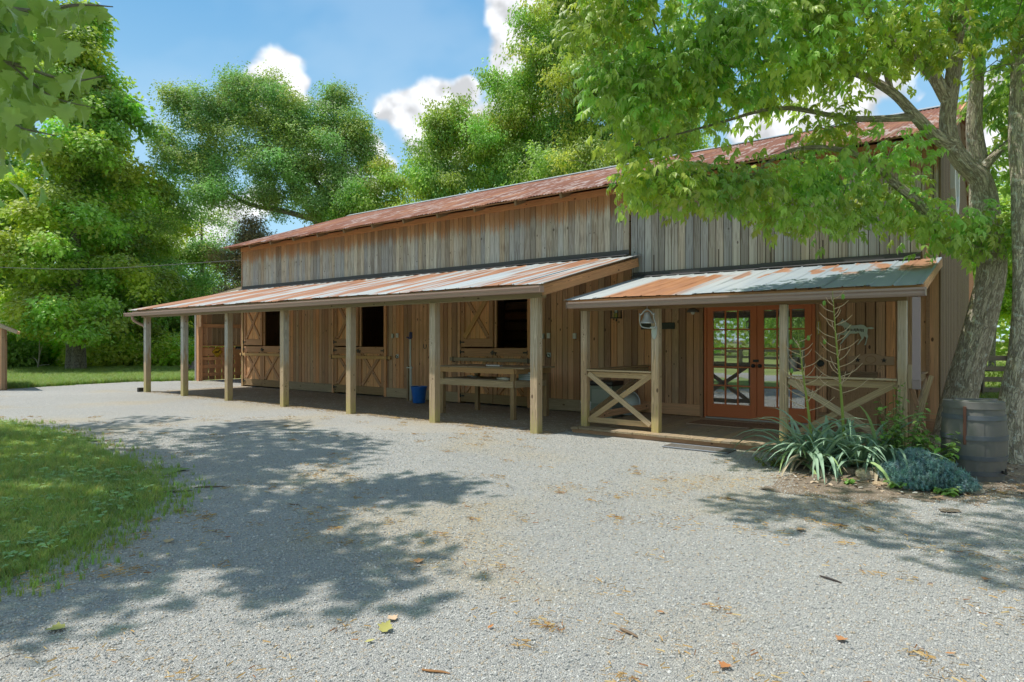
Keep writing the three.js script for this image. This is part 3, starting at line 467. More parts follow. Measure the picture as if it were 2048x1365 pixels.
{
  const g = new THREE.PlaneGeometry(700, 700, 140, 140).rotateX(-Math.PI / 2), p = g.attributes.position, uv = g.attributes.uv, col = [];
  for (let i = 0; i < p.count; i++) { uv.setXY(i, p.getX(i) / 1.4, p.getZ(i) / 1.4); const n = 0.75 + 0.6 * fbm(p.getX(i) * 0.05, p.getZ(i) * 0.05, 3); col.push(n * 1.15, n, n * 0.9); }
  g.setAttribute('color', new THREE.Float32BufferAttribute(col, 3)); g.translate(0, -0.012, 0);
  structure('meadow', g, S({ map: turfMap, vertexColors: true, roughness: 1 }));
}
const YARD = [[-25.0, -0.75], [-24.9, -6.2], [-20.5, -6.2], [-20.5, -9.6], [2.5, -9.6], [10, -6], [11, 17.5], [-8, 19], [-40, 16.5], [-40, 12], [-27.3, 7.2], [-25.5, 5.4], [-26.1, 3.5], [-26.3, 1.4]];
const ISLAND = [G(-20, 842), G(60, 850), G(125, 868), G(190, 895), G(250, 915), G(300, 945), G(335, 985), G(300, 1015), G(235, 1050), G(150, 1100), G(60, 1140), G(-40, 1180)].map((p) => [p.x, p.z]).concat([[-6.2, 13.4], [-12, 15.5], [-22, 13.6], [-24, 10.5]]);
const BED = [G(1530, 925), G(1548, 950), G(1590, 985), G(1680, 1000), G(1760, 1003), G(1870, 1010), G(1960, 990)].map((p) => [p.x, p.z]).concat([[0.3, 3.2], [-0.1, 2.2], [-0.6, 2.75], [-2.3, 2.78]]);
const MULCH = [[-0.75, 3.2], [-0.7, -9.4], [2.2, -9.6], [9, -5.5], [9, 3.6], [2.2, 4.2], [0.6, 4.1]];
structure('gravel_yard', groundSheet(YARD, 0.3, 0, GM, (x, z) => { const a = fbm(x * 0.35 + 4, z * 0.35, 4), b = sstep(0.55, 0.75, fbm(x * 0.8 + 40, z * 0.8, 4)), k = 0.86 + 0.3 * a; return [k * (1 + 0.06 * b), k * (1 - 0.02 * b), k * (1 - 0.16 * b)]; }), S({ map: gravelMap, bumpMap: gravelBump, bumpScale: 0.014, vertexColors: true, roughness: 0.95 }));
structure('porch_floor', groundSheet([[-20.8, -0.02], [-5.9, -0.02], [-5.85, 2.3], [-6.1, 3.0], [-9, 3.05], [-14, 3.0], [-20.6, 2.7]], 0.2, 0.005, 1.6, (x, z) => { const k = 0.9 + 0.5 * fbm(x * 0.9, z * 0.9, 4); return [k, k * 1.03, k * 1.04]; }, 0.5), S({ map: soilMap, bumpMap: soilBump, bumpScale: 0.01, vertexColors: true, roughness: 0.95 }));
structure('garden_bed', groundSheet(BED, 0.05, 0.003, 0.9, (x, z) => { const k = 0.62 + 0.45 * fbm(x * 2, z * 2, 3); return [k, k * 0.96, k * 0.92]; }, 0.8, (x, z) => 0.03 * sstep(0.05, 0.5, edgeDist(x, z, BED)) * fbm(x * 3, z * 3, 3)), S({ map: soilMap, bumpMap: soilBump, bumpScale: 0.015, vertexColors: true, roughness: 1 }));
structure('mulch_strip', groundSheet(MULCH, 0.2, 0.004, 0.7, (x, z) => { const k = 0.8 + 0.6 * fbm(x * 1.2, z * 1.2, 4); return [k * 1.1, k * 1.02, k * 0.95]; }, 0.6), S({ map: soilMap, bumpMap: soilBump, bumpScale: 0.02, vertexColors: true, roughness: 1 }));
structure('lawn_island', groundSheet(ISLAND, 0.14, 0.006, 0.8, (x, z) => { const b = sstep(0.62, 0.75, fbm(x * 1.6 + 8, z * 1.6, 4)) * sstep(1.2, 0.2, edgeDist(x, z, ISLAND)), k = 0.7 + 0.5 * fbm(x * 0.8, z * 0.8, 3); return [k * (1 + 1.4 * b), k * (1 + 0.2 * b), k * (1 + 1.3 * b)]; }, 1.1, (x, z) => 0.03 * sstep(0, 0.6, edgeDist(x, z, ISLAND))), S({ map: turfMap, vertexColors: true, roughness: 1 }));

// loose instanced matter: one mesh, many copies
const UP = V(0, 1, 0), _m = new THREE.Matrix4(), _q = new THREE.Quaternion(), _e = new THREE.Euler(), _c = new THREE.Color();
function scatter(parent, name, geo, mat, list, label, category) {   // list: [position, euler, scale(number or Vector3), color?]
  const im = new THREE.InstancedMesh(geo, mat, list.length); im.name = parent === scene ? numbered(name) : name; im.castShadow = im.receiveShadow = true;
  list.forEach(([p, e, s, c], i) => { _q.setFromEuler(_e.set(e[0], e[1], e[2], e[3] || 'YXZ')); im.setMatrixAt(i, _m.compose(p, _q, s.isVector3 ? s : V(s, s, s))); if (c) im.setColorAt(i, _c.setRGB(...c)); });
  im.userData = { kind: 'stuff' }; if (label) Object.assign(im.userData, { label, category }); parent.add(im); return im;
}
{
  // crushed stone lying loose on the yard, nearest the camera
  const q = mulberry(5), g = new THREE.IcosahedronGeometry(1, 0), p = g.attributes.position, list = [];
  for (let i = 0; i < p.count; i++) { const k = 0.75 + 0.5 * hash(Math.round(p.getX(i) * 50), Math.round(p.getY(i) * 50 + p.getZ(i) * 90)); p.setXYZ(i, p.getX(i) * k, p.getY(i) * k * 0.7, p.getZ(i) * k); }
  g.computeVertexNormals();
  for (let i = 0; i < 130000; i++) {
    const d = 2.4 + 8.5 * Math.pow(q(), 0.75), l = (q() - 0.5) * 1.75 * d, x = l * CY - d * SY, z = CAMZ - l * SY - d * CY;
    if (inPoly(x, z, ISLAND) || (inPoly(x, z, BED) && q() < 0.1 + 1.6 * edgeDist(x, z, BED)) || z < 2.9) continue;
    const s = 0.0035 + 0.0055 * Math.pow(q(), 2.4), t = q(), c = t < 0.08 ? [0.62, 0.615, 0.58] : t < 0.6 ? [0.46, 0.46, 0.43] : t < 0.82 ? [0.38, 0.385, 0.365] : t < 0.9 ? [0.48, 0.41, 0.31] : [0.3, 0.305, 0.3];
    list.push([V(x, s * 0.35, z), [q() * 3, q() * 6.3, q() * 3], V(s * (0.8 + q() * 0.6), s, s * (0.8 + q() * 0.6)), c]);
  }
  scatter(scene, 'gravel_stones', g, S({ flatShading: true, roughness: 0.95 }), list, 'loose crushed grey stone strewn over the yard', 'gravel');
}
{
  // dry straw and grass clippings caught between the stones
  const q = mulberry(8), b = new THREE.PlaneGeometry(0.003, 0.036, 1, 3).rotateX(-Math.PI / 2), p = b.attributes.position, list = []; for (let i = 0; i < p.count; i++) p.setY(i, 0.012 - 0.05 * Math.abs(p.getZ(i)) + 0.004 * p.getX(i) * 300);
  b.computeVertexNormals();
  for (let k = 0; k < 620; k++) {
    const d = 2.6 + 11 * q(), l = (q() - 0.5) * 1.7 * d, cx = l * CY - d * SY, cz = CAMZ - l * SY - d * CY, dens = fbm(cx * 0.8 + 40, cz * 0.8, 4); if (q() > sstep(0.35, 0.65, dens) + 0.15 || inPoly(cx, cz, ISLAND) || cz < 3.1) continue;
    const n = 8 + Math.floor(q() * 34), sp = 0.04 + q() * 0.2;
    for (let i = 0; i < n; i++) { const a = q() * 6.3, r = sp * Math.sqrt(q()) * (0.4 + q()), t = q(); list.push([V(cx + Math.cos(a) * r * 1.4, 0.004, cz + Math.sin(a) * r), [R(-0.15, 0.15), q() * 6.3, 0], 0.5 + q() * 0.9, t < 0.7 ? [0.42, 0.27, 0.1] : t < 0.88 ? [0.5, 0.38, 0.18] : [0.28, 0.13, 0.05]]); }
  }
  for (let i = 0; i < 5200; i++) { const x = R(-20.6, -6), z = 2.95 + Math.abs(q() + q() - 1) * 0.6; list.push([V(x, 0.008, z), [0, q() * 6.3, 0], 0.4 + q() * 0.6, [0.42, 0.29, 0.13]]); }
  scatter(scene, 'straw_litter', b, S({ roughness: 1, side: THREE.DoubleSide }), list, 'dry straw and clippings scattered on the gravel', 'litter');
}
{
  // dead leaves and bark flakes over the bed and the strip beside the barn
  const q = mulberry(19), g = new THREE.PlaneGeometry(0.035, 0.055, 2, 2).rotateX(-Math.PI / 2), p = g.attributes.position, list = []; for (let i = 0; i < p.count; i++) { const x = p.getX(i), z = p.getZ(i); p.setXYZ(i, x * (1 - Math.abs(z) * 14), 0.008 + x * x * 18 - z * z * 5, z); } g.computeVertexNormals();
  for (let i = 0; i < 9000; i++) { const x = R(-2.4, 4), z = R(-9, 4.6), inB = inPoly(x, z, BED); if (!inB && !inPoly(x, z, MULCH)) continue; const t = q(), k = 0.6 + 0.7 * q(); list.push([V(x, 0.006 + (inB ? 0.012 : 0), z), [R(-0.35, 0.35), q() * 6.3, R(-0.35, 0.35)], 0.35 + 0.75 * q(), t < 0.5 ? [0.3 * k, 0.2 * k, 0.13 * k] : t < 0.8 ? [0.42 * k, 0.33 * k, 0.23 * k] : [0.5 * k, 0.48 * k, 0.43 * k]]); }
  scatter(scene, 'leaf_litter', g, S({ roughness: 1, side: THREE.DoubleSide }), list, 'dead leaves and bark flakes over the soil beside the barn corner', 'litter');
}
// ------------------------------------------------------------------ grass
const blade = (() => {   // a tuft of bent blades
  const gs = [], q = mulberry(3);
  for (let i = 0; i < 9; i++) { const g = new THREE.PlaneGeometry(0.0065, 1, 1, 3).translate(0, 0.5, 0), p = g.attributes.position, bend = 0.25 + q() * 0.7, h = 0.045 + q() * 0.05; for (let j = 0; j < p.count; j++) { const t = p.getY(j); p.setXYZ(j, p.getX(j) * (1 - t * 0.85), t * h * (1 - 0.3 * bend * t), bend * h * t * t); } g.rotateY(q() * 6.3).translate((q() - 0.5) * 0.05, 0, (q() - 0.5) * 0.05); gs.push(g); }
  const g = mergeGeometries(gs); g.computeVertexNormals(); return g;
})();
const leafMat = (r, g, b, t = 0.45, rough = 0.8, coat = 0) => new THREE.MeshPhysicalMaterial({ color: lin(r, g, b), transmission: t, thickness: 0, roughness: rough, clearcoat: coat, clearcoatRoughness: 0.3, side: THREE.DoubleSide });
{
  const q = mulberry(12), list = [], green = () => { const k = 0.75 + q() * 0.55, y = q(); return [k * (0.8 + 0.5 * y), k, k * (0.7 + 0.3 * q())]; };
  for (let i = 0; i < 80000; i++) {
    const d = 3.6 + 12 * Math.pow(q(), 1.1), l = -0.8 * d + (q() - 0.5) * d * 0.75, x = l * CY - d * SY, z = CAMZ - l * SY - d * CY; if (!inPoly(x, z, ISLAND)) continue; const e = edgeDist(x, z, ISLAND);
    if (q() < 0.75 * sstep(0.62, 0.75, fbm(x * 1.6 + 8, z * 1.6, 4)) * sstep(1.2, 0.2, e) || q() > 0.35 + e * 3) continue;
    const s = 0.8 * (0.6 + 0.8 * q()) * (0.65 + 0.8 * fbm(x * 2, z * 2, 3)), pt = fbm(x * 1.1 + 20, z * 1.1, 4), gr = green(), dry = q() < 0.07; list.push([V(x, 0.03 * sstep(0, 0.6, e), z), [0, q() * 6.3, 0], s, dry ? [2.0, 1.25, 1.6] : [gr[0] * (0.65 + 0.8 * pt), gr[1] * (0.75 + 0.5 * pt), gr[2]]]);
  }
  // stray tufts along the gravel's edges
  for (let i = 0; i < 1500; i++) { const k = Math.floor(q() * (ISLAND.length - 5)), a = ISLAND[k], b = ISLAND[k + 1], t = q(); list.push([V(mixn(a[0], b[0], t) + (q() + q() - 0.9) * 0.5, 0.004, mixn(a[1], b[1], t) + (q() + q() - 1) * 0.45), [0, q() * 6.3, 0], 0.5 + q() * 0.6, green()]); }
  scatter(scene, 'grass', blade, leafMat(0.34, 0.5, 0.1, 0.5), list, 'short mown grass and clover on the island beside the drive', 'grass');
  // clover in patches through the grass
  const clover = (() => { const gs = []; for (let i = 0; i < 3; i++) { const g = new THREE.CircleGeometry(0.012, 6).rotateX(-Math.PI / 2 + 0.25).translate(0, 0, 0.012).rotateY(i * 2.094).translate(0, 0.045, 0); gs.push(g); } gs.push(new THREE.CylinderGeometry(0.0008, 0.0008, 0.045, 3).translate(0, 0.0225, 0)); return mergeGeometries(gs); })(), cl = [];
  for (let i = 0; i < 34000; i++) { const d = 3.6 + 10 * Math.pow(q(), 1.2), l = -0.8 * d + (q() - 0.5) * d * 0.75, x = l * CY - d * SY, z = CAMZ - l * SY - d * CY; if (!inPoly(x, z, ISLAND) || edgeDist(x, z, ISLAND) < 0.06 + 0.3 * q() || q() > 0.06 + 0.5 * sstep(0.42, 0.68, fbm(x * 1.4 + 70, z * 1.4, 4))) continue; const k = 0.8 + 0.5 * q(); cl.push([V(x, 0.02, z), [(q() - 0.5) * 0.6, q() * 6.3, (q() - 0.5) * 0.6], 0.7 + 0.7 * q(), [k, k, k]]); }
  scatter(scene, 'clover', clover, leafMat(0.27, 0.5, 0.14, 0.4), cl, 'patches of low clover among the island grass', 'clover');
  const far = [];
  for (let i = 0; i < 26000; i++) { const px = R(-60, 480), py = 737 + 44 * Math.pow(q(), 1.5), p = G(px, py); if (inPoly(p.x, p.z, YARD) || inPoly(p.x, p.z, ISLAND) || (p.x > -25.4 && p.z < 0)) continue; far.push([V(p.x, -0.01, p.z), [0, q() * 6.3, 0], 1.6 + q() * 1.6, green()]); }
  scatter(scene, 'lawn_grass', blade, leafMat(0.26, 0.4, 0.07, 0.5), far, 'mown lawn grass between the gravel and the wood', 'grass');
  const right = []; for (let i = 0; i < 9000; i++) { const px = R(1930, 2090), py = 700 + 95 * Math.pow(q(), 1.6), p = G(px, py); if (inPoly(p.x, p.z, YARD) || p.z > -9.5) continue; right.push([V(p.x, -0.01, p.z), [0, q() * 6.3, 0], 1 + q() * 1.2, green()]); }
  scatter(scene, 'paddock_grass', blade, leafMat(0.28, 0.4, 0.07, 0.5), right, 'sunlit paddock grass behind the board fence', 'grass');
}
// ------------------------------------------------------------------ trees
const ridges = (u, v) => { const w = fbm(u * 8, v * 10, 4, 8, 10) * 0.35; const a = Math.abs(fbm(u * 16 + w * 6, v * 6 + w * 3, 4, 0, 6) - 0.5) * 2, b = Math.abs(vn(u * 26 + w * 9, v * 11 + w * 5, 0, 11) - 0.5) * 2; return Math.min(sstep(0.0, 0.3, a), 0.35 + 0.65 * sstep(0.0, 0.35, b)); };
const barkMap = (c0, c1, lich) => colorTex(512, 1024, (u, v) => { const r = ridges(u, v), g = fbm(u * 60, v * 60, 3, 60, 60), l = sstep(0.66, 0.72, fbm(u * 10 + 5, v * 18, 5, 10, 18)); return mix3(mix3(c0, c1, r * (0.7 + 0.5 * g)), lich, l * 0.7); });
const barkBump = grayTex(512, 1024, (u, v) => ridges(u, v) * 0.8 + 0.2 * fbm(u * 60, v * 60, 3, 60, 60));
const BARK = S({ map: barkMap([0.28, 0.24, 0.18], [0.58, 0.52, 0.4], [0.74, 0.76, 0.66]), bumpMap: barkBump, bumpScale: 0.02, roughness: 0.95 });
const BARKFAR = S({ map: barkMap([0.1, 0.085, 0.07], [0.26, 0.23, 0.19], [0.36, 0.36, 0.32]), roughness: 0.95 });
// a limb: points with a radius each, as one smooth tapering tube
function limb(pts, sides = 10, seg = 6) {
  const cv = new THREE.CatmullRomCurve3(pts.map((p) => V(p[0], p[1], p[2]))), n = (pts.length - 1) * seg, P = [], UV = [], I = []; let len = 0, prev = null; const ref = V(0.31, 0.1, 0.94);
  for (let i = 0; i <= n; i++) {
    const t = i / n, p = cv.getPoint(t), tan = cv.getTangent(t), k = Math.min(pts.length - 2, Math.floor(t * (pts.length - 1))), r = mixn(pts[k][3], pts[k + 1][3], t * (pts.length - 1) - k), x = ref.clone().addScaledVector(tan, -ref.dot(tan)).normalize(), y = tan.clone().cross(x);
    if (prev) len += p.distanceTo(prev); prev = p;
    for (let s = 0; s <= sides; s++) { const a = s / sides * Math.PI * 2, rr = r * (1 + 0.07 * Math.sin(a * 3 + len * 2) + 0.05 * Math.sin(a * 5 - len * 3)); P.push(p.x + (x.x * Math.cos(a) + y.x * Math.sin(a)) * rr, p.y + (x.y * Math.cos(a) + y.y * Math.sin(a)) * rr, p.z + (x.z * Math.cos(a) + y.z * Math.sin(a)) * rr); UV.push(s / sides * Math.max(2, Math.round(pts[0][3] * 11)), len * 1.1); }
  }
  for (let i = 0; i < n; i++) for (let s = 0; s < sides; s++) { const a = i * (sides + 1) + s, b = a + 1, c = a + sides + 1, d = c + 1; I.push(a, b, c, b, d, c); }
  const g = new THREE.BufferGeometry(); g.setAttribute('position', new THREE.Float32BufferAttribute(P, 3)); g.setAttribute('uv', new THREE.Float32BufferAttribute(UV, 2)); g.setIndex(I); g.computeVertexNormals(); return g;
}
// one leaf: folded along the midrib, bent down toward the tip; outline [across, along] for the right half
function leafGeo(len, half, fold = 0.25, droop = 0.25) {
  const p = [], idx = [], rib = half.map(([, t]) => [0, -droop * len * t * t, t * len]), n = half.length;
  for (const q of rib) p.push(...q);
  for (const s of [1, -1]) for (const [w, t] of half) p.push(s * w * len, w * len * fold - droop * len * t * t, t * len);
  for (let i = 0; i < n - 1; i++) { const a = i, b = i + 1, r0 = n + i, r1 = n + i + 1, l0 = 2 * n + i, l1 = 2 * n + i + 1; idx.push(a, r0, r1, a, r1, b, a, l1, l0, a, b, l1); }
  const g = new THREE.BufferGeometry(); g.setAttribute('position', new THREE.Float32BufferAttribute(p, 3)); g.setIndex(idx); g.computeVertexNormals(); return g;
}
const OVAL = [[0, 0], [0.22, 0.35], [0.16, 0.72], [0, 1]], KITE = [[0, 0], [0.32, 0.42], [0, 1]];
const ELDER = [[0, 0], [0.13, 0.12], [0.24, 0.34], [0.21, 0.55], [0.11, 0.78], [0, 1]];
const SYC = [[0, 0], [0.34, 0.02], [0.3, 0.2], [0.62, 0.34], [0.38, 0.46], [0.4, 0.62], [0.2, 0.66], [0.12, 0.84], [0, 1]];
function place(g, pos, yaw, pitch, roll) { return g.clone().applyMatrix4(new THREE.Matrix4().compose(pos, new THREE.Quaternion().setFromEuler(new THREE.Euler(pitch, yaw, roll, 'YXZ')), V(1, 1, 1))); }
// a spray of n leaves within radius r
function spray(n, r, leaf, seed, flat = 0.7, hang = 0.35) {
  const q = mulberry(seed), gs = [];
  for (let i = 0; i < n; i++) { const a = q() * 6.283, d = r * Math.cbrt(q()), y = (q() - 0.5) * 2 * r * flat; gs.push(place(leaf, V(Math.cos(a) * d, y, Math.sin(a) * d), a * -1 + 1.57 + (q() - 0.5) * 1.6, hang + (q() - 0.5) * 1.3, (q() - 0.5) * 1.5)); }
  return mergeGeometries(gs);
}
// box elder: a stalk with five hanging leaflets
const elderLeaf = (() => { const l = leafGeo(0.088, ELDER, 0.28, 0.4), l2 = leafGeo(0.105, ELDER, 0.28, 0.4), st = new THREE.CylinderGeometry(0.0014, 0.0018, 0.13, 4).rotateX(Math.PI / 2).translate(0, 0, 0.065).deleteAttribute('uv'); const gs = [st, place(l2, V(0, 0, 0.13), 0, 0.35, 0)]; for (const [z, s] of [[0.065, 1], [0.07, -1], [0.11, 1], [0.115, -1]]) gs.push(place(l, V(0, 0, z), s * 0.95, 0.3, s * -0.25)); return mergeGeometries(gs); })();
const sycLeaf = leafGeo(0.2, SYC, 0.24, 0.34);
const SPRAYS = {
  maple: spray(15, 0.42, leafGeo(0.2, [[0, 0], [0.4, 0.3], [0.28, 0.55], [0, 1]], 0.15, 0.25), 1, 0.6, 0.3), elm: spray(22, 0.42, leafGeo(0.11, KITE, 0.2, 0.2), 2, 0.5, 0.2), ash: spray(16, 0.4, leafGeo(0.15, OVAL, 0.2, 0.4), 3, 0.7, 0.6),
  elder: spray(7, 0.25, elderLeaf, 4, 0.6, 0.6), syc: spray(7, 0.4, sycLeaf, 6, 0.6, 0.5), far: spray(18, 1.0, leafGeo(0.42, KITE, 0.2, 0.3), 9, 0.7, 0.3),
};
const LEAF = { maple: leafMat(0.46, 0.65, 0.075, 0.62), elm: leafMat(0.36, 0.54, 0.12, 0.56), ash: leafMat(0.43, 0.62, 0.095, 0.62), elder: leafMat(0.44, 0.64, 0.085, 0.62, 0.8, 0.6), syc: leafMat(0.36, 0.53, 0.08, 0.58, 0.85, 0.4), cedar: leafMat(0.24, 0.25, 0.12, 0.3) };
// trunk, boughs and twigs grown toward clumps of foliage; lobes: [x, y, z, rx, ry, rz, number of clumps]
function tree(o) {
  const q = mulberry(o.seed), t = thing(o.name, o.label, o.category || 'tree', [0, 0, 0], 0, o.group), nodes = [], geos = [], clumps = [];
  for (const path of o.trunk) { const base = nodes.length; path.forEach((p, i) => nodes.push({ p: V(p[0], p[1], p[2]), up: i ? base + i - 1 : -1, r: p[3], fixed: true })); geos.push(limb(path, o.near ? 16 : 8, o.near ? 8 : 4)); }
  for (const [x, y, z, rx, ry, rz, n] of o.lobes) for (let i = 0; i < n; i++) { const a = q() * 6.283, c = q() * 2 - 1, s = Math.sqrt(1 - c * c), k = Math.pow(q(), 0.42); clumps.push(V(x + rx * k * s * Math.cos(a), y + ry * k * c, z + rz * k * s * Math.sin(a))); }
  const hub = nodes[Math.min(nodes.length - 1, o.trunk[0].length - 1)].p; clumps.sort((a, b) => a.distanceTo(hub) - b.distanceTo(hub));
  const start = nodes.length;
  for (const c of clumps) {
    let best = 0, bd = 1e9; nodes.forEach((n, i) => { if (n.fixed && n.p.y < (o.bare ?? 1.2)) return; const d = n.p.distanceTo(c) * (n.p.y > c.y + 0.3 ? 1.5 : 1) * (n.fixed ? 1 : 1.08); if (d < bd) { bd = d; best = i; } });
    const a = nodes[best].p, L = bd, k = Math.max(1, Math.min(3, Math.round(L / 0.7)));
    let up = best; for (let i = 1; i <= k; i++) { const f = i / k, p = a.clone().lerp(c, f); if (i < k) p.add(V((q() - 0.5) * L * 0.2, L * 0.1 * Math.sin(f * 3.14) + (q() - 0.5) * L * 0.12, (q() - 0.5) * L * 0.2)); nodes.push({ p, up, r: 0 }); up = nodes.length - 1; }
    nodes[up].tip = true;
  }
  const tipR = o.tip ?? 0.012, E = 2.3;
  for (let i = nodes.length - 1; i >= start; i--) { const n = nodes[i]; n.r = n.sum ? Math.pow(n.sum, 1 / E) : tipR; const u = nodes[n.up]; if (!u.fixed) u.sum = (u.sum || 0) + Math.pow(n.r, E); }
  const P = [], UV = [], I = [], sides = o.near ? 6 : 4, ref = V(0.31, 0.1, 0.94);
  const ringAt = (p, dir, r, v) => { const x = ref.clone().addScaledVector(dir, -ref.dot(dir)).normalize(), y = dir.clone().cross(x), b = P.length / 3; for (let s = 0; s <= sides; s++) { const a = s / sides * 6.2832; P.push(p.x + (x.x * Math.cos(a) + y.x * Math.sin(a)) * r, p.y + (x.y * Math.cos(a) + y.y * Math.sin(a)) * r, p.z + (x.z * Math.cos(a) + y.z * Math.sin(a)) * r); UV.push(s / sides, v); } return b; };
  for (let i = start; i < nodes.length; i++) {
    const n = nodes[i], u = nodes[n.up], dir = n.p.clone().sub(u.p), L = dir.length(); if (L < 1e-4) continue; dir.normalize();
    const ru = Math.min(u.fixed ? n.r * 1.25 : u.r, n.r * 1.6); const a = ringAt(u.p, dir, ru, 0), b = ringAt(n.p.clone().addScaledVector(dir, n.r * 0.3), dir, n.r, L * 0.5);
    for (let s = 0; s < sides; s++) I.push(a + s, a + s + 1, b + s, a + s + 1, b + s + 1, b + s);
  }
  const tw = new THREE.BufferGeometry(); tw.setAttribute('position', new THREE.Float32BufferAttribute(P, 3)); tw.setAttribute('uv', new THREE.Float32BufferAttribute(UV, 2)); tw.setIndex(I); tw.computeVertexNormals();
  mesh(t, 'trunk', mergeGeometries(geos), o.bark || BARKFAR); if (I.length) mesh(t, 'branches', tw, o.twig || o.bark || BARKFAR).userData.kind = 'stuff';
  const list = [], base = o.tint || [1, 1, 1];
  for (const c of clumps) {
    if (o.thin && q() < o.thin) continue;
    const k = 0.7 + q() * 0.55, warm = 0.72 + q() * 0.55, n = Math.round(o.per * (0.6 + 0.8 * q()));
    for (let i = 0; i < n; i++) { const g = () => (q() + q() + q() - 1.5) * 0.9, s = o.spread; const kk = k * (0.85 + 0.3 * q()); list.push([V(c.x + g() * s, c.y + g() * s * (o.flat ?? 0.6), c.z + g() * s), [(q() - 0.5) * 1.2, q() * 6.283, (q() - 0.5) * 1.2], (o.size ?? 1) * (0.75 + 0.5 * q()), [base[0] * kk * warm, base[1] * kk, base[2] * kk * (1.7 - warm * 0.7)]]); }
  }
  scatter(t, 'crown', SPRAYS[o.kind], LEAF[o.leaf || o.kind], list);
  return t;
}
const at = (px, d) => { const p = W(px, 681, d); return [p.x, p.z]; };
// a tree of the wood behind: stands at (px, d), reaches height h, crown half-width w from height b upward
function wildTree(name, label, px, d, h, w, b, o) {
  const q = mulberry(o.seed), [x, z] = at(px, d), lean = o.lean || 0, lobes = [], n = o.n ?? 9, cn = o.clumps ?? 130, trunk = [];
  for (const s of o.stems || [0]) { const dx = s, top = h * (o.trunkTop ?? 0.75); trunk.push([[x + dx, -0.1, z, o.r * 1.25], [x + dx * 1.1 + lean * 0.2, 1.2, z, o.r], [x + dx * 1.5 + lean * 0.5 + (q() - 0.5) * 0.4, top * 0.5, z + (q() - 0.5) * 0.5, o.r * 0.75], [x + dx * 1.8 + lean + (q() - 0.5) * 0.6, top, z + (q() - 0.5), o.r * 0.2]]); }
  for (let i = 0; i < n; i++) { const f = (i + 0.5) / n, y = b + (h - b) * f, ww = w * (o.shape ? o.shape(f) : Math.sin(Math.PI * Math.min(0.97, 0.2 + f * 0.75))), a = i * 2.4 + q(), off = ww * (0.35 + 0.35 * q()); lobes.push([x + lean * f + Math.cos(a) * off, y, z + Math.sin(a) * off, ww * 0.62, (h - b) / n * 1.15, ww * 0.62, Math.round(cn / n)]); }
  return tree({ name, label, trunk, lobes, spread: 0.62, per: 20, kind: 'ash', bare: b * 0.6, group: 'trees of the wood around the barn', ...o });
}
const pointed = (f) => Math.sin(Math.PI * (0.25 + f * 0.7)) * (1 - 0.35 * f), dome = (f) => Math.sqrt(Math.max(0.05, 1 - Math.pow(f * 1.02, 2.6))) * (0.75 + 0.5 * f), bushy = (f) => 0.55 + 0.45 * Math.sin(Math.PI * f);
wildTree('maple_tree', 'tall bright green tree with twin trunks standing on the lawn at far left', 150, 33, 18.5, 5.2, 2.2, { seed: 21, r: 0.3, stems: [-0.35, 0.4], kind: 'maple', n: 16, clumps: 420, per: 18, shape: pointed, spread: 0.65 });
wildTree('maple_tree', 'bright green tree at the picture edge, half hidden by the drooping sycamore branch', -60, 35, 13, 4.5, 1.5, { seed: 22, r: 0.25, kind: 'maple', clumps: 170, shape: bushy, leaf: 'ash' });
wildTree('maple_tree', 'lower green tree filling the gap between twin-trunked tree and grey-green elm', 265, 39, 10.5, 3.4, 1.2, { seed: 23, r: 0.18, kind: 'maple', clumps: 150, shape: bushy, leaf: 'ash' });
wildTree('hackberry_tree', 'dark leafy tree in the shade behind the twin trunks', 190, 43, 11, 5, 1.0, { seed: 24, r: 0.22, clumps: 170, shape: bushy, leaf: 'elm', kind: 'elm', size: 1.4 });
wildTree('hackberry_tree', 'dark leafy tree behind the first porch post', 330, 42, 8.5, 4, 0.8, { seed: 25, r: 0.2, clumps: 150, shape: bushy, leaf: 'elm', kind: 'elm', size: 1.4 });
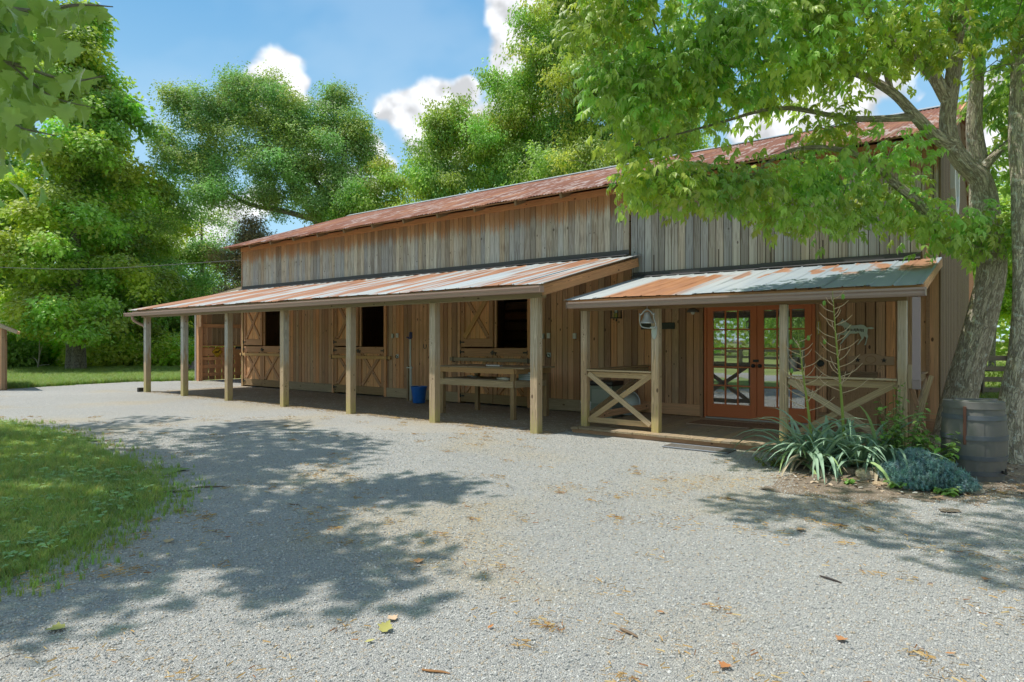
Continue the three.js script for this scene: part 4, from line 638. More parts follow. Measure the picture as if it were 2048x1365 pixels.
{ // the spreading elm behind the barn's far end
  const [x, z] = at(655, 37), T = (px, py, d) => { const p = W(px, py, d); return [p.x, p.y, p.z]; };
  const L = (px, py, d, r, rv, n) => [...T(px, py, d), r, rv, r, n];
  tree({ name: 'elm_tree', label: 'broad grey-green elm with many leaning limbs rising beyond the far roof end', seed: 31, kind: 'elm', per: 23, spread: 0.72, flat: 0.75, size: 1.1, bare: 3, group: 'trees of the wood around the barn',
    trunk: [[[x, -0.1, z, 0.42], [...T(648, 560, 37), 0.36], [...T(640, 450, 37), 0.3], [...T(590, 380, 37), 0.2], [...T(540, 300, 37), 0.12], [...T(500, 200, 37), 0.04]], [[...T(640, 450, 37), 0.26], [...T(655, 400, 36.6), 0.2], [...T(625, 350, 36.4), 0.14], [...T(600, 250, 36.5), 0.06]], [[...T(642, 440, 37), 0.2], [...T(560, 420, 36.5), 0.14], [...T(480, 400, 36), 0.1], [...T(400, 320, 36), 0.05]], [[...T(652, 420, 37), 0.16], [...T(680, 350, 37), 0.1], [...T(690, 260, 37), 0.04]]],
    lobes: [L(395, 225, 36, 1.5, 1.2, 16), L(345, 212, 36, 0.9, 0.6, 6), L(440, 290, 36, 1.9, 1.7, 24), L(500, 215, 36.5, 1.7, 1.7, 24), L(462, 175, 37, 0.35, 0.9, 5), L(478, 165, 37, 0.3, 0.7, 4), L(560, 230, 36.5, 1.9, 1.8, 28), L(515, 180, 37, 0.3, 0.8, 4), L(545, 172, 37, 0.35, 0.8, 5), L(362, 190, 36, 0.3, 0.7, 4), L(620, 250, 36.5, 1.8, 1.7, 26), L(690, 250, 37, 1.5, 1.6, 22), L(662, 205, 37, 0.35, 0.8, 5), L(680, 195, 37, 0.3, 0.6, 4), L(720, 310, 37, 1.0, 1.7, 16), L(640, 330, 36, 1.9, 1.6, 28), L(550, 330, 36, 2.1, 1.6, 30), L(690, 380, 36, 1.2, 1.2, 16), L(560, 400, 36, 1.7, 0.9, 14), L(380, 330, 36, 1.6, 1.5, 18), L(450, 380, 35.5, 1.6, 1.0, 14), L(735, 385, 36.5, 0.7, 1.2, 9), L(330, 270, 36.3, 0.8, 0.8, 6), L(640, 410, 35.6, 1.1, 0.6, 8), L(345, 420, 36.5, 1.2, 1.4, 12)] });
}
wildTree('thin_tree', 'thin grey tree with sparse leaves and bare lower limbs between elm and maple', 402, 44, 11.5, 3.6, 3, { seed: 41, r: 0.2, clumps: 110, shape: bushy, leaf: 'elm', kind: 'elm', thin: 0.5, per: 9, size: 1.3, trunkTop: 0.9 });
wildTree('thin_tree', 'spindly bare-limbed tree below the elm crown', 450, 47, 9.5, 3.2, 3, { seed: 42, r: 0.14, clumps: 90, shape: bushy, leaf: 'elm', kind: 'elm', thin: 0.6, per: 9, size: 1.3, trunkTop: 0.9 });
wildTree('cedar_tree', 'brownish cedar just left of the barn roof end', 500, 36, 8, 2.6, 0.8, { seed: 43, r: 0.18, clumps: 140, shape: pointed, leaf: 'cedar', kind: 'elm', per: 17, size: 0.9, tint: [1.15, 0.95, 0.9] });
[[735, 35, 9.8, 2.2, 51, 'low bushy tree where the elm meets the green tree row'], [795, 36, 10.8, 2.6, 52, 'slender tree left of the leaning double tip over the roof'], [868, 34, 13.2, 2.7, 53, 'tree with a narrow pointed top in front of the white cloud'], [940, 35, 13.6, 3.3, 54, 'round bushy tree under the dead twigs behind the roof'], [1010, 34, 14.6, 3.3, 55, 'dense green tree behind the middle of the roof'], [1075, 33, 17.0, 3.2, 56, 'tall tree with fine twigs against the upper cloud'], [1145, 32, 19.5, 3.2, 57, 'tallest tree of the row behind the roof'], [1230, 31, 18.5, 3.4, 58, 'tree behind the roof partly covered by near leaves'], [1330, 33, 13, 3.6, 59, 'dark tree showing through the near crown above the roof'], [1450, 38, 10.5, 3.6, 60, 'low tree showing behind the roof under the near crown']].forEach(([px, d, h, w, seed, label], i) =>
  wildTree('ash_tree', label, px, d, h, w, 3, { seed, r: 0.2, clumps: Math.round(36 * w * (h / 9)), shape: i === 2 || i === 6 ? pointed : bushy, kind: 'ash', spread: 0.65, per: 19, lean: (i % 3 - 1) * 0.5, tint: [1 + 0.12 * (i % 2), 1.02, 0.95] }));
[[1985, 36, 8.5, 3, 71, 'bright sunlit tree beyond the fence beside the near trunk'], [2060, 30, 9, 3.2, 72, 'bright tree beyond the paddock at the right picture edge'], [1960, 60, 15, 5, 73, 'tall pale tree far behind the barn end'], [2030, 58, 17, 5, 74, 'tall thin tree far behind the second near trunk']].forEach(([px, d, h, w, seed, label], i) =>
  wildTree('paddock_tree', label, px, d, h, w, i < 2 ? 3.4 : 4, { seed, r: 0.16, clumps: 120, shape: bushy, kind: 'maple', per: i < 2 ? 14 : 8, thin: i < 2 ? 0 : 0.4, size: i < 2 ? 1 : 1.5, group: 'trees beyond the paddock fence' }));
// trees on the other side of the drive, behind the camera: the door panes mirror them
[[-26, 46, 9, 5, 81, 'round dark tree across the field, mirrored in the door panes'], [-34, 60, 10, 6, 82, 'broad tree far across the field behind the rail fence'], [-16, 52, 8, 4.5, 83, 'tree across the field mirrored in the upper panes'], [-44, 52, 9, 5, 84, 'tree at the field corner across the drive'], [-10, 70, 10, 6, 85, 'distant tree across the field opposite the entry porch']].forEach(([x, z, h, w, seed, label]) => {
  const q = mulberry(seed), lobes = []; for (let i = 0; i < 7; i++) lobes.push([x + (q() - 0.5) * w * 1.2, 2 + (h - 3) * (i / 7), z + (q() - 0.5) * w, w * 0.55, 1.5, w * 0.55, 12]);
  tree({ name: 'field_tree', label, seed, trunk: [[[x, 0, z, 0.3], [x, 2, z, 0.25], [x + 0.3, h * 0.7, z, 0.08]]], lobes, kind: 'ash', per: 10, spread: 0.9, size: 1.7, group: 'trees across the field' });
});
{ // far woods all round, one mass
  const q = mulberry(90), list = [];
  for (let i = 0; i < 9000; i++) { const a = q() * 6.283, d = 66 + q() * 26, h = 7 + 5 * fbm(a * 6, 3, 3), y = h * Math.pow(q(), 0.8); list.push([V(-10 + Math.cos(a) * d, y, Math.sin(a) * d), [q(), q() * 6.3, q()], 1.3 + q() * 0.8, [0.8 + 0.4 * q(), 0.75 + 0.4 * q(), 0.8]]); }
  scatter(scene, 'far_woods', SPRAYS.far, LEAF.ash, list, 'solid green mass of distant woods closing the view', 'woods');
  const un = []; for (let i = 0; i < 4200; i++) { const px = R(-80, 560), d = 37 + 7 * q(), h = (0.5 + 1.9 * fbm(px * 0.012, d * 0.3, 3)) * Math.pow(q(), 0.6), p = W(px, 681, d); if (p.x > -25.6 && p.z < 1) continue; un.push([V(p.x, h, p.z), [(q() - 0.5), q() * 6.3, (q() - 0.5)], 0.8 + q() * 0.7, [1.1 + 0.5 * q(), 1.1 + 0.4 * q(), 0.9]]); }
  scatter(scene, 'undergrowth', SPRAYS.maple, LEAF.maple, un, 'tangle of sunlit undergrowth along the edge of the wood', 'undergrowth');
}
// ------------------------------------------------------------------ the box elder at the barn corner
{
  const T = (px, py, d, r) => { const p = W(px, py, d); return [p.x, p.y, p.z, r]; }, L = (px, py, d, r, rv, n) => { const p = W(px, py, d); return [p.x, p.y, p.z, r, rv, r, n]; };
  const thinned = (l) => l.map((e) => { e[6] = Math.max(3, Math.round(e[6] * 0.46)); return e; });
  const t = tree({ name: 'box_elder_tree', label: 'thick leaning box elder at the barn corner with branches over the entry porch', seed: 101, near: true, kind: 'elder', bark: BARK, tip: 0.006, per: 6, spread: 0.27, flat: 0.75, bare: 2.6,
    trunk: [[T(1898, 903, 9.25, 0.32), T(1908, 870, 9.25, 0.235), T(1934, 740, 9.2, 0.205), T(1966, 620, 9.15, 0.19), T(1984, 540, 9.1, 0.18), T(1980, 450, 9.1, 0.145), T(1964, 360, 9.05, 0.135), T(1930, 326, 9.0, 0.12), T(1903, 285, 8.9, 0.11), T(1895, 240, 8.8, 0.1), T(1903, 170, 8.6, 0.09), T(1912, 100, 8.4, 0.08), T(1900, -40, 8.2, 0.06), T(1880, -250, 8.0, 0.04)],
      [T(1984, 540, 9.1, 0.15), T(1967, 440, 9.1, 0.15), T(1957, 330, 9.15, 0.12), T(1948, 253, 9.1, 0.1), T(1955, 150, 9, 0.08), T(1945, 40, 8.9, 0.07), T(1960, -200, 8.8, 0.05)],
      [T(1975, 515, 9.1, 0.12), T(1916, 487, 9.0, 0.09), T(1884, 466, 8.95, 0.075), T(1863, 437, 8.9, 0.07), T(1826, 395, 8.8, 0.06), T(1787, 363, 8.75, 0.05), T(1755, 333, 8.7, 0.045), T(1690, 300, 8.6, 0.035), T(1580, 300, 8.6, 0.025), T(1470, 370, 8.6, 0.015), T(1330, 395, 8.5, 0.008)],
      [T(1905, 290, 8.9, 0.1), T(1868, 268, 8.75, 0.08), T(1836, 235, 8.6, 0.07), T(1783, 182, 8.5, 0.055), T(1700, 140, 8.4, 0.045), T(1600, 115, 8.4, 0.035), T(1480, 130, 8.4, 0.025), T(1340, 130, 8.4, 0.016), T(1230, 150, 8.4, 0.008)],
      [T(1896, 200, 8.7, 0.08), T(1860, 140, 8.4, 0.07), T(1783, 84, 8.2, 0.055), T(1755, 55, 8.1, 0.05), T(1726, 13, 8.0, 0.045), T(1640, -70, 7.8, 0.035), T(1480, -130, 7.8, 0.025), T(1280, -60, 8, 0.012)],
      [T(1783, 182, 8.5, 0.04), T(1770, 130, 8.4, 0.035), T(1740, 60, 8.3, 0.02)], [T(1836, 233, 8.6, 0.05), T(1700, 235, 8.5, 0.035), T(1560, 215, 8.5, 0.026), T(1420, 250, 8.5, 0.016), T(1270, 290, 8.5, 0.008)],
      [T(1966, 335, 9.05, 0.07), T(2000, 300, 9, 0.06), T(2060, 255, 8.9, 0.05), T(2140, 180, 8.8, 0.03)], [T(1880, -250, 8, 0.04), T(1700, -400, 7, 0.03), T(1400, -420, 6.8, 0.015)], [T(1912, 100, 8.4, 0.06), T(1960, -100, 7.4, 0.05), T(2050, -400, 6.6, 0.03)]],
    lobes: thinned([L(1300, 360, 8.5, 0.38, 0.2, 12), L(1380, 355, 8.5, 0.45, 0.2, 13), L(1480, 365, 8.7, 0.45, 0.18, 12), L(1580, 345, 8.8, 0.4, 0.2, 10), L(1680, 345, 8.9, 0.4, 0.22, 9), L(1770, 370, 9.0, 0.3, 0.2, 7), L(1580, 425, 8.7, 0.22, 0.05, 3), L(1680, 425, 8.9, 0.2, 0.08, 4), L(1850, 425, 8.9, 0.2, 0.14, 5), L(1925, 450, 8.9, 0.2, 0.14, 5),
      L(1200, 50, 8.3, 0.4, 0.4, 13), L(1250, 150, 8.3, 0.5, 0.45, 18), L(1300, 225, 8.4, 0.4, 0.25, 13), L(1370, 90, 8.2, 0.7, 0.5, 26), L(1440, 160, 8.4, 0.65, 0.4, 22), L(1540, 60, 8.0, 0.8, 0.6, 28), L(1570, 150, 8.4, 0.5, 0.3, 13), L(1690, 90, 8.2, 0.6, 0.45, 16), L(1680, 0, 7.8, 0.7, 0.45, 18), L(1650, 240, 8.7, 0.3, 0.16, 5), L(1780, 310, 8.8, 0.25, 0.16, 5), L(1800, 10, 8.0, 0.7, 0.45, 18), L(1830, 110, 8.4, 0.35, 0.3, 6), L(1930, 40, 8.4, 0.7, 0.45, 16), L(2020, 20, 8.4, 0.6, 0.45, 14), L(2010, 130, 9, 0.4, 0.3, 7), L(2040, 300, 9, 0.3, 0.25, 5), L(2040, 430, 9, 0.25, 0.2, 4), L(1995, 470, 8.9, 0.18, 0.12, 3),
      L(1250, -60, 8.0, 0.7, 0.4, 14), L(1450, -100, 7.8, 0.8, 0.4, 14), L(1650, -120, 7.6, 0.9, 0.4, 14), L(1850, -150, 7.7, 0.9, 0.5, 14), L(2030, -150, 7.8, 1.0, 0.6, 14), L(2200, -200, 7.4, 1.0, 0.7, 16), L(2200, -450, 6.2, 1.0, 0.6, 14), L(2250, 100, 8, 0.9, 0.7, 12)]).concat([[-3.6, 7.2, 7.4, 0.9, 0.5, 0.7, 9], [-2.2, 7.5, 7.7, 1.1, 0.5, 0.8, 12], [-0.6, 7.5, 7.7, 1.2, 0.5, 0.9, 14], [1.0, 7.6, 7.5, 1.3, 0.6, 1.0, 16], [-2.6, 7.2, 6.2, 1.0, 0.5, 0.9, 11], [-1.0, 7.4, 6.0, 1.1, 0.5, 1.0, 13], [0.8, 7.2, 5.6, 1.3, 0.6, 1.2, 16], [2.6, 7.2, 6.4, 1.5, 0.7, 1.4, 18]]) });
  // single leaves at the near edge of the crown
  const q = mulberry(7), spots = [[1290, 385, 8.3, 60, 45], [1390, 395, 8.4, 80, 30], [1490, 400, 8.5, 80, 30], [1600, 415, 8.6, 70, 25], [1690, 430, 8.5, 60, 35], [1770, 410, 8.7, 60, 35], [1850, 450, 8.6, 45, 35], [1925, 480, 8.5, 40, 40], [1220, 130, 8, 80, 110], [1300, 220, 8, 90, 90], [1450, 260, 8.1, 120, 90], [1380, 70, 7.9, 120, 80], [1600, 120, 8, 120, 90], [1700, 330, 8.3, 100, 60], [1190, 40, 8.1, 50, 50]];
  for (let i = 0; i < 300; i++) { const [px, py, d, sx, sy] = spots[i % spots.length], g = () => (q() + q() - 1), p = W(px + g() * sx, py + g() * sy, d + g() * 0.4), m = mesh(t, 'leaf', elderLeaf, LEAF.elder); m.position.copy(p); m.rotation.set(0.5 + q() * 0.7, q() * 6.28, (q() - 0.5) * 0.8, 'YXZ'); m.scale.setScalar(0.85 + q() * 0.45); }
  const t2 = tree({ name: 'ash_sapling_tree', label: 'slim straight-barked tree standing right of the rain barrel', seed: 111, near: true, kind: 'elder', leaf: 'ash', bark: BARK, tip: 0.006, per: 7, spread: 0.3, bare: 4,
    trunk: [[T(2016, 922, 8.3, 0.22), T(2018, 895, 8.3, 0.175), T(2026, 800, 8.3, 0.14), T(2042, 700, 8.3, 0.135), T(2050, 560, 8.4, 0.13), T(2046, 400, 8.5, 0.12), T(2038, 250, 8.6, 0.11), T(2042, 80, 8.7, 0.1), T(2050, -200, 8.8, 0.09), T(2060, -500, 8.8, 0.05)]],
    lobes: [L(2060, -300, 8.6, 1.1, 0.7, 26), L(2040, -480, 8.6, 1.3, 0.7, 26), L(2160, -380, 8, 1.2, 0.7, 22), L(2080, -80, 9, 0.6, 0.4, 9), L(2040, 200, 9.2, 0.4, 0.4, 6)] });
}
// ------------------------------------------------------------------ the sycamore on the grass island, its branch drooping into view
{
  const lobes = [[-8.6, 6.3, 10.2, 1.3, 0.7, 1.1, 11], [-10.3, 7.2, 9.6, 1.2, 0.8, 1.1, 15], [-12.5, 7.2, 10.8, 2, 1, 1.6, 24], [-7.2, 6.6, 11.3, 1.2, 0.7, 1.1, 9], [-9, 8.4, 11.2, 1.8, 0.9, 1.5, 22], [-12, 9.6, 12, 2.3, 1.2, 2, 28], [-6.0, 6.9, 10.9, 0.9, 0.5, 0.6, 9], [-7.0, 7.0, 12.2, 1.0, 0.5, 0.8, 9], [-8.4, 6.8, 13.2, 1.2, 0.6, 0.8, 10], [-13.3, 10, 8.3, 1.8, 0.9, 1.2, 18], [-11.2, 9.4, 8.6, 1.5, 0.8, 1, 14], [-9.2, 7.2, 12.6, 1.6, 0.8, 1.2, 14], [-15.5, 8.2, 9.5, 1.8, 1, 1.5, 14], [-7.8, 7.6, 9.3, 1.1, 0.6, 0.8, 11], [-15.8, 9.5, 12.5, 2, 1.2, 2, 16], ...[[-90, 10, 0.2, 0.14, 4], [-90, 140, 0.2, 0.14, 4], [-100, 250, 0.2, 0.12, 3]].map(([px, py, r, v, n]) => { const p = W(px, py, 5.7); return [p.x, p.y, p.z, r, v, r, n]; })];
  const T = (px, py, d, r) => { const p = W(px, py, d); return [p.x, p.y, p.z, r]; };
  const t = tree({ name: 'sycamore_tree', label: 'sycamore with large lobed leaves drooping into the upper left corner', seed: 121, near: true, kind: 'syc', bark: BARK, tip: 0.008, per: 6, spread: 0.42, flat: 0.6, bare: 3, lobes,
    trunk: [[[-13.6, -0.1, 12.6, 0.5], [-13.6, 1, 12.6, 0.4], [-13.2, 4, 12.2, 0.33], [-12.6, 7, 11.6, 0.24], [-12.2, 10, 11.4, 0.1]], [[-13.0, 5, 12, 0.16], [-11, 6.5, 11.2, 0.12], [-9, 6.9, 10.8, 0.08], [-7.2, 7.1, 10.6, 0.03]], [[-9.6, 6.8, 11, 0.07], T(-160, -120, 6.4, 0.05), T(-60, -10, 5.6, 0.03), T(60, 20, 5.3, 0.018), T(160, 8, 5.2, 0.01), T(225, 12, 5.15, 0.004)], [T(-110, -60, 5.9, 0.035), T(-60, 100, 5.4, 0.024), T(40, 130, 5.2, 0.015), T(140, 160, 5.1, 0.009), T(210, 150, 5, 0.004)], [T(-70, 70, 5.5, 0.02), T(-50, 200, 5.2, 0.014), T(30, 250, 5.1, 0.009), T(110, 270, 5, 0.004)], [T(20, 128, 5.2, 0.01), T(100, 190, 5.2, 0.007), T(190, 215, 5.1, 0.003)]] });
  const q = mulberry(31), rows = [[0, 10, 60, 30, 40], [100, 20, 60, 25, 30], [185, 20, 36, 14, 18], [20, 90, 50, 40, 40], [110, 90, 55, 30, 30], [160, 95, 18, 16, 10], [30, 170, 55, 35, 34], [120, 165, 60, 20, 26], [190, 150, 16, 12, 10], [170, 210, 24, 10, 14], [80, 210, 50, 30, 20], [10, 250, 40, 40, 22], [70, 270, 40, 25, 14], [120, 282, 25, 12, 4], [5, 320, 20, 25, 8]];
  for (const [px, py, sx, sy, n] of rows) for (let i = 0; i < Math.round(n * 0.8); i++) { const g = () => (q() + q() - 1), p = W(px - 22 + g() * sx * 1.1, py - 6 + g() * sy * 1.2, 5.2 + g() * 0.5), m = mesh(t, 'leaf', sycLeaf, LEAF.syc); m.position.copy(p); m.rotation.set(0.7 + q() * 0.8, q() * 6.28, (q() - 0.5) * 1.0, 'YXZ'); m.scale.setScalar(0.45 + q() * 0.5); }
}
// ------------------------------------------------------------------ things on and around the porches
const P3 = (v) => [v.x, v.y, v.z];
const Zx = [0, 0, 1];
{ // bars laid across the stall doors
  const b = (x0, x1, y, z, mat, label) => { const t = thing('stall_bar', label, 'bar', [x0, y, z], 0, 'bars across the stall doors'); bar(t, 'bar', [0, 0, 0], [x1 - x0, 0, 0], 0.085, 0.04, Zx, mat); for (const x of [0.12, x1 - x0 - 0.12]) mesh(t, 'hook', mergeGeometries([box(0.02, 0.13, 0.012, x, 0, 0.028), box(0.02, 0.012, 0.08, x, -0.06, -0.005)].map((g) => g.toNonIndexed())), M.iron); };
  b(-20.82, -18.3, 1.1, 0.1, wood('tan', 1.1, 0.9, 0.6), 'pale wooden bar across the stall doors nearest the far end'); b(-15.9, -13.24, 1.09, 0.1, wood('tan', 1.15, 0.9, 0.58), 'pale wooden bar across the middle stall doors'); b(-11.05, -8.5, 1.1, 0.1, GREYW[1], 'grey wooden bar across the stall doors behind the bench');
}
{ // work bench
  const t = thing('work_bench', 'rough timber bench with a lower shelf beside the porch posts', 'bench'), m1 = wood('tan', 0.85, 0.68, 0.5), m2 = GREYW[2], x0 = -9.62, x1 = -7.5, z0 = 0.95, z1 = 1.98;
  for (const [x, z] of [[x0 + 0.05, z1 - 0.06], [x1 - 0.17, z1 - 0.06], [x0 + 0.25, z0 + 0.06], [x1 - 0.02, z0 + 0.06]]) bar(t, 'leg', [x, 0, z], [x, 0.97, z], 0.09, 0.09, Zx, wood('tan', 0.62, 0.55, 0.46));
  for (let i = 0; i < 6; i++) bar(t, 'top_board', [x0 - 0.06, 1.015, z0 + 0.03 + i * 0.18], [x1 + 0.12, 1.015, z0 + 0.03 + i * 0.18], 0.028, 0.172, Zx, pick(GREYW));
  bar(t, 'apron', [x0 - 0.02, 0.95, z1 + 0.005], [x1 - 0.1, 0.95, z1 + 0.005], 0.1, 0.036, Zx, m1); bar(t, 'apron', [x1 + 0.05, 0.95, z0], [x1 - 0.09, 0.95, z1 - 0.02], 0.036, 0.1, [0, 1, 0], m1);
  bar(t, 'shelf_rail', [x0, 0.69, z1 - 0.0], [x1 - 0.12, 0.69, z1 - 0.0], 0.125, 0.034, Zx, wood('tan', 0.85, 0.85, 0.85)); bar(t, 'shelf_rail', [x1 + 0.0, 0.69, z0 + 0.1], [x1 - 0.11, 0.69, z1 - 0.05], 0.034, 0.12, [0, 1, 0], m2);
  for (let i = 0; i < 5; i++) bar(t, 'shelf_board', [x0 + 0.04, 0.755, z0 + 0.12 + i * 0.19], [x1 - 0.1, 0.755, z0 + 0.12 + i * 0.19], 0.022, 0.18, Zx, pick(GREYW));
  const bs = thing('plastic_basket', 'pale perforated plastic basket on the bench shelf', 'basket', [-7.62, 0.767, 1.5]), bm = S({ color: lin(0.42, 0.5, 0.54), roughness: 0.5 });
  mesh(bs, 'body', mergeGeometries([rbox(0.3, 0.15, 0.012).translate(0, 0.075, 0.11), rbox(0.3, 0.15, 0.012).translate(0, 0.075, -0.11), rbox(0.22, 0.15, 0.012).rotateY(Math.PI / 2).translate(0.15, 0.075, 0), rbox(0.22, 0.15, 0.012).rotateY(Math.PI / 2).translate(-0.15, 0.075, 0), rbox(0.3, 0.012, 0.22).translate(0, 0.006, 0)]), bm);
  mesh(bs, 'rim', mergeGeometries([rbox(0.33, 0.016, 0.025).translate(0, 0.152, 0.118), rbox(0.33, 0.016, 0.025).translate(0, 0.152, -0.118), rbox(0.025, 0.016, 0.24).translate(0.156, 0.152, 0), rbox(0.025, 0.016, 0.24).translate(-0.156, 0.152, 0)]), bm);
  const holes = []; for (let i = -4; i <= 4; i++) for (let j = 0; j < 3; j++) holes.push(cyl(0.009, 0.009, 0.004, 0, 0, 0, 8).rotateX(Math.PI / 2).translate(i * 0.03, 0.045 + j * 0.035, 0.118)); mesh(bs, 'holes', mergeGeometries(holes), M.black);
  const cl = new THREE.SphereGeometry(0.13, 20, 12).scale(1.3, 0.22, 0.6), cp = cl.attributes.position; for (let i = 0; i < cp.count; i++) { const k = 1 + 0.35 * (vn(cp.getX(i) * 30 + 9, cp.getZ(i) * 30) - 0.5); cp.setXYZ(i, cp.getX(i) * k, cp.getY(i) * (0.6 + 1.1 * vn(cp.getX(i) * 22, cp.getZ(i) * 22)), cp.getZ(i) * k); } cl.computeVertexNormals();
  single('folded_rag', cl, S({ color: lin(0.6, 0.58, 0.5) }), 'crumpled cream rag on the bench shelf beside the basket', 'rag').position.set(-8.02, 0.79, 1.78);
  single('plastic_tray', mergeGeometries([rbox(0.36, 0.015, 0.1), rbox(0.36, 0.03, 0.012).translate(0, 0.01, 0.048)]), S({ color: lin(0.5, 0.5, 0.55), roughness: 0.4 }), 'flat pale plastic strip lying on the bench top', 'tray').position.set(-8.2, 1.045, 1.86);
  single('metal_trowel', mergeGeometries([rbox(0.18, 0.006, 0.08), cyl(0.012, 0.012, 0.14, 0, 0, 0, 8).rotateZ(Math.PI / 2).translate(-0.15, 0.015, 0).toNonIndexed()].map((g) => { const h = g.index ? g.toNonIndexed() : g; return h; })), M.galv, 'small metal tool lying on the bench shelf', 'tool').position.set(-9.1, 0.775, 1.4);
}
{ // yard hydrant and its stake
  const t = thing('yard_hydrant', 'tall frost-free water hydrant with blue head against the barn wall', 'hydrant', [-12.2, 0, 0.36]), blue = S({ color: lin(0.03, 0.04, 0.14), roughness: 0.45 });
  mesh(t, 'pipe', cyl(0.022, 0.022, 1.62, 0, 0.81, 0, 14), M.galv); mesh(t, 'operating_rod', cyl(0.007, 0.007, 0.9, 0.045, 0.45, 0.0, 8), M.galv);
  mesh(t, 'head', mergeGeometries([lathe([[0, 1.79], [0.02, 1.78], [0.032, 1.74], [0.04, 1.68], [0.034, 1.6], [0, 1.6]], 18), cyl(0.02, 0.024, 0.12, 0, 0, 0, 12).rotateZ(1.25).translate(-0.075, 1.63, 0)]), blue);
  mesh(t, 'handle', mergeGeometries([box(0.02, 0.14, 0.025, 0.05, 1.7, 0), box(0.09, 0.02, 0.025, 0.015, 1.77, 0)].map((g) => g.toNonIndexed())), blue);
  mesh(t, 'clamp', mergeGeometries([box(0.2, 0.022, 0.05, -0.03, 0.86, 0), cyl(0.03, 0.03, 0.04, 0, 0.86, 0, 12)].map((g) => g.toNonIndexed())), M.galv);
  const s = thing('support_stake', 'square wooden stake clamped beside the water hydrant', 'stake', [-12.31, 0, 0.32]); bar(s, 'stake', [0, 0, 0], [0, 0.9, 0], 0.05, 0.09, Zx, wood('tan', 0.62, 0.6, 0.58)); mesh(s, 'bolt', cyl(0.008, 0.008, 0.11, 0, 0, 0, 8).rotateX(Math.PI / 2).translate(0, 0.86, 0), M.iron);
  const b = thing('bucket', 'bright blue plastic feed bucket on the porch floor', 'bucket', [-11.52, 0.005, 0.72]), bm = S({ color: lin(0.01, 0.12, 0.48), roughness: 0.35 });
  mesh(b, 'body', lathe([[0, 0.012], [0.14, 0.012], [0.15, 0.03], [0.19, 0.37], [0.205, 0.375], [0.205, 0.42], [0.193, 0.42], [0.18, 0.36], [0.135, 0.03], [0, 0.025]], 36), bm); mesh(b, 'rim', new THREE.TorusGeometry(0.2, 0.011, 8, 40).rotateX(Math.PI / 2).translate(0, 0.415, 0), bm); mesh(b, 'handle', new THREE.TorusGeometry(0.2, 0.004, 6, 30, Math.PI).rotateX(1.2).translate(0, 0.39, 0), M.galv);
  const hs = new THREE.Shape(); for (let i = 0; i <= 20; i++) { const a = -2.2 + i / 20 * 4.4 - Math.PI / 2 + Math.PI; const x = Math.cos(a + Math.PI) * 0.06, y = Math.sin(a) * 0.075; i ? hs.lineTo(x, y) : hs.moveTo(x, y); } for (let i = 20; i >= 0; i--) { const a = -2.2 + i / 20 * 4.4 + Math.PI / 2; hs.lineTo(Math.cos(a + Math.PI) * 0.043, Math.sin(a) * 0.057); }
  const sh = single('horseshoe', new THREE.ExtrudeGeometry(hs, { depth: 0.008, bevelEnabled: false }), S({ color: lin(0.16, 0.13, 0.11), roughness: 0.5, metalness: 0.4 }), 'old iron horseshoe nailed to the wall above the bucket', 'horseshoe'); sh.position.set(-12.0, 1.42, 0.036); sh.rotation.z = Math.PI;
}
{ // electrical boxes and eye plates on the lower wall
  const ob = (x, y, z, kind, label) => { const t = thing(kind === 'switch' ? 'light_switch' : kind === 'outlet' ? 'electrical_outlet' : 'tie_ring', label, kind === 'ring' ? 'tie ring' : kind, [x, y, z], 0, kind === 'ring' ? 'tie rings on the barn wall' : 'electrical boxes on the barn wall');
    if (kind === 'ring') { mesh(t, 'plate', rbox(0.1, 0.1, 0.012), M.galv); mesh(t, 'ring', new THREE.TorusGeometry(0.045, 0.008, 8, 20).rotateX(0.5).translate(0, -0.02, 0.03), M.iron); return; }
    mesh(t, 'box', rbox(0.075, 0.12, 0.04, 0.005), kind === 'outlet' ? S({ color: lin(0.42, 0.42, 0.4), roughness: 0.5 }) : M.white); mesh(t, kind === 'switch' ? 'toggle' : 'cover', kind === 'switch' ? box(0.012, 0.03, 0.02, 0, 0, 0.025) : rbox(0.055, 0.09, 0.012).translate(0, 0, 0.025), kind === 'switch' ? M.white : M.galv); };
  ob(-13.21, 1.69, 0.055, 'outlet', 'grey outlet box beside the middle stall doors'); ob(-13.03, 1.7, 0.055, 'switch', 'white switch right of the grey outlet by the middle stall doors'); ob(-8.26, 1.66, 0.055, 'outlet', 'grey outlet box right of the bench stall doors'); ob(-8.1, 1.67, 0.055, 'switch', 'white switch above the tie ring near the last long-porch post'); ob(-7.42, 1.66, 0.055, 'switch', 'lone white switch on the wall behind the entry porch corner'); ob(-18.33, 1.73, 0.055, 'outlet', 'small outlet box behind the fourth porch post');
  ob(-13.04, 1.14, 0.04, 'ring', 'tie ring plate beside the middle stall doors'); ob(-8.1, 1.24, 0.04, 'ring', 'dark tie ring on the wall right of the bench');
}
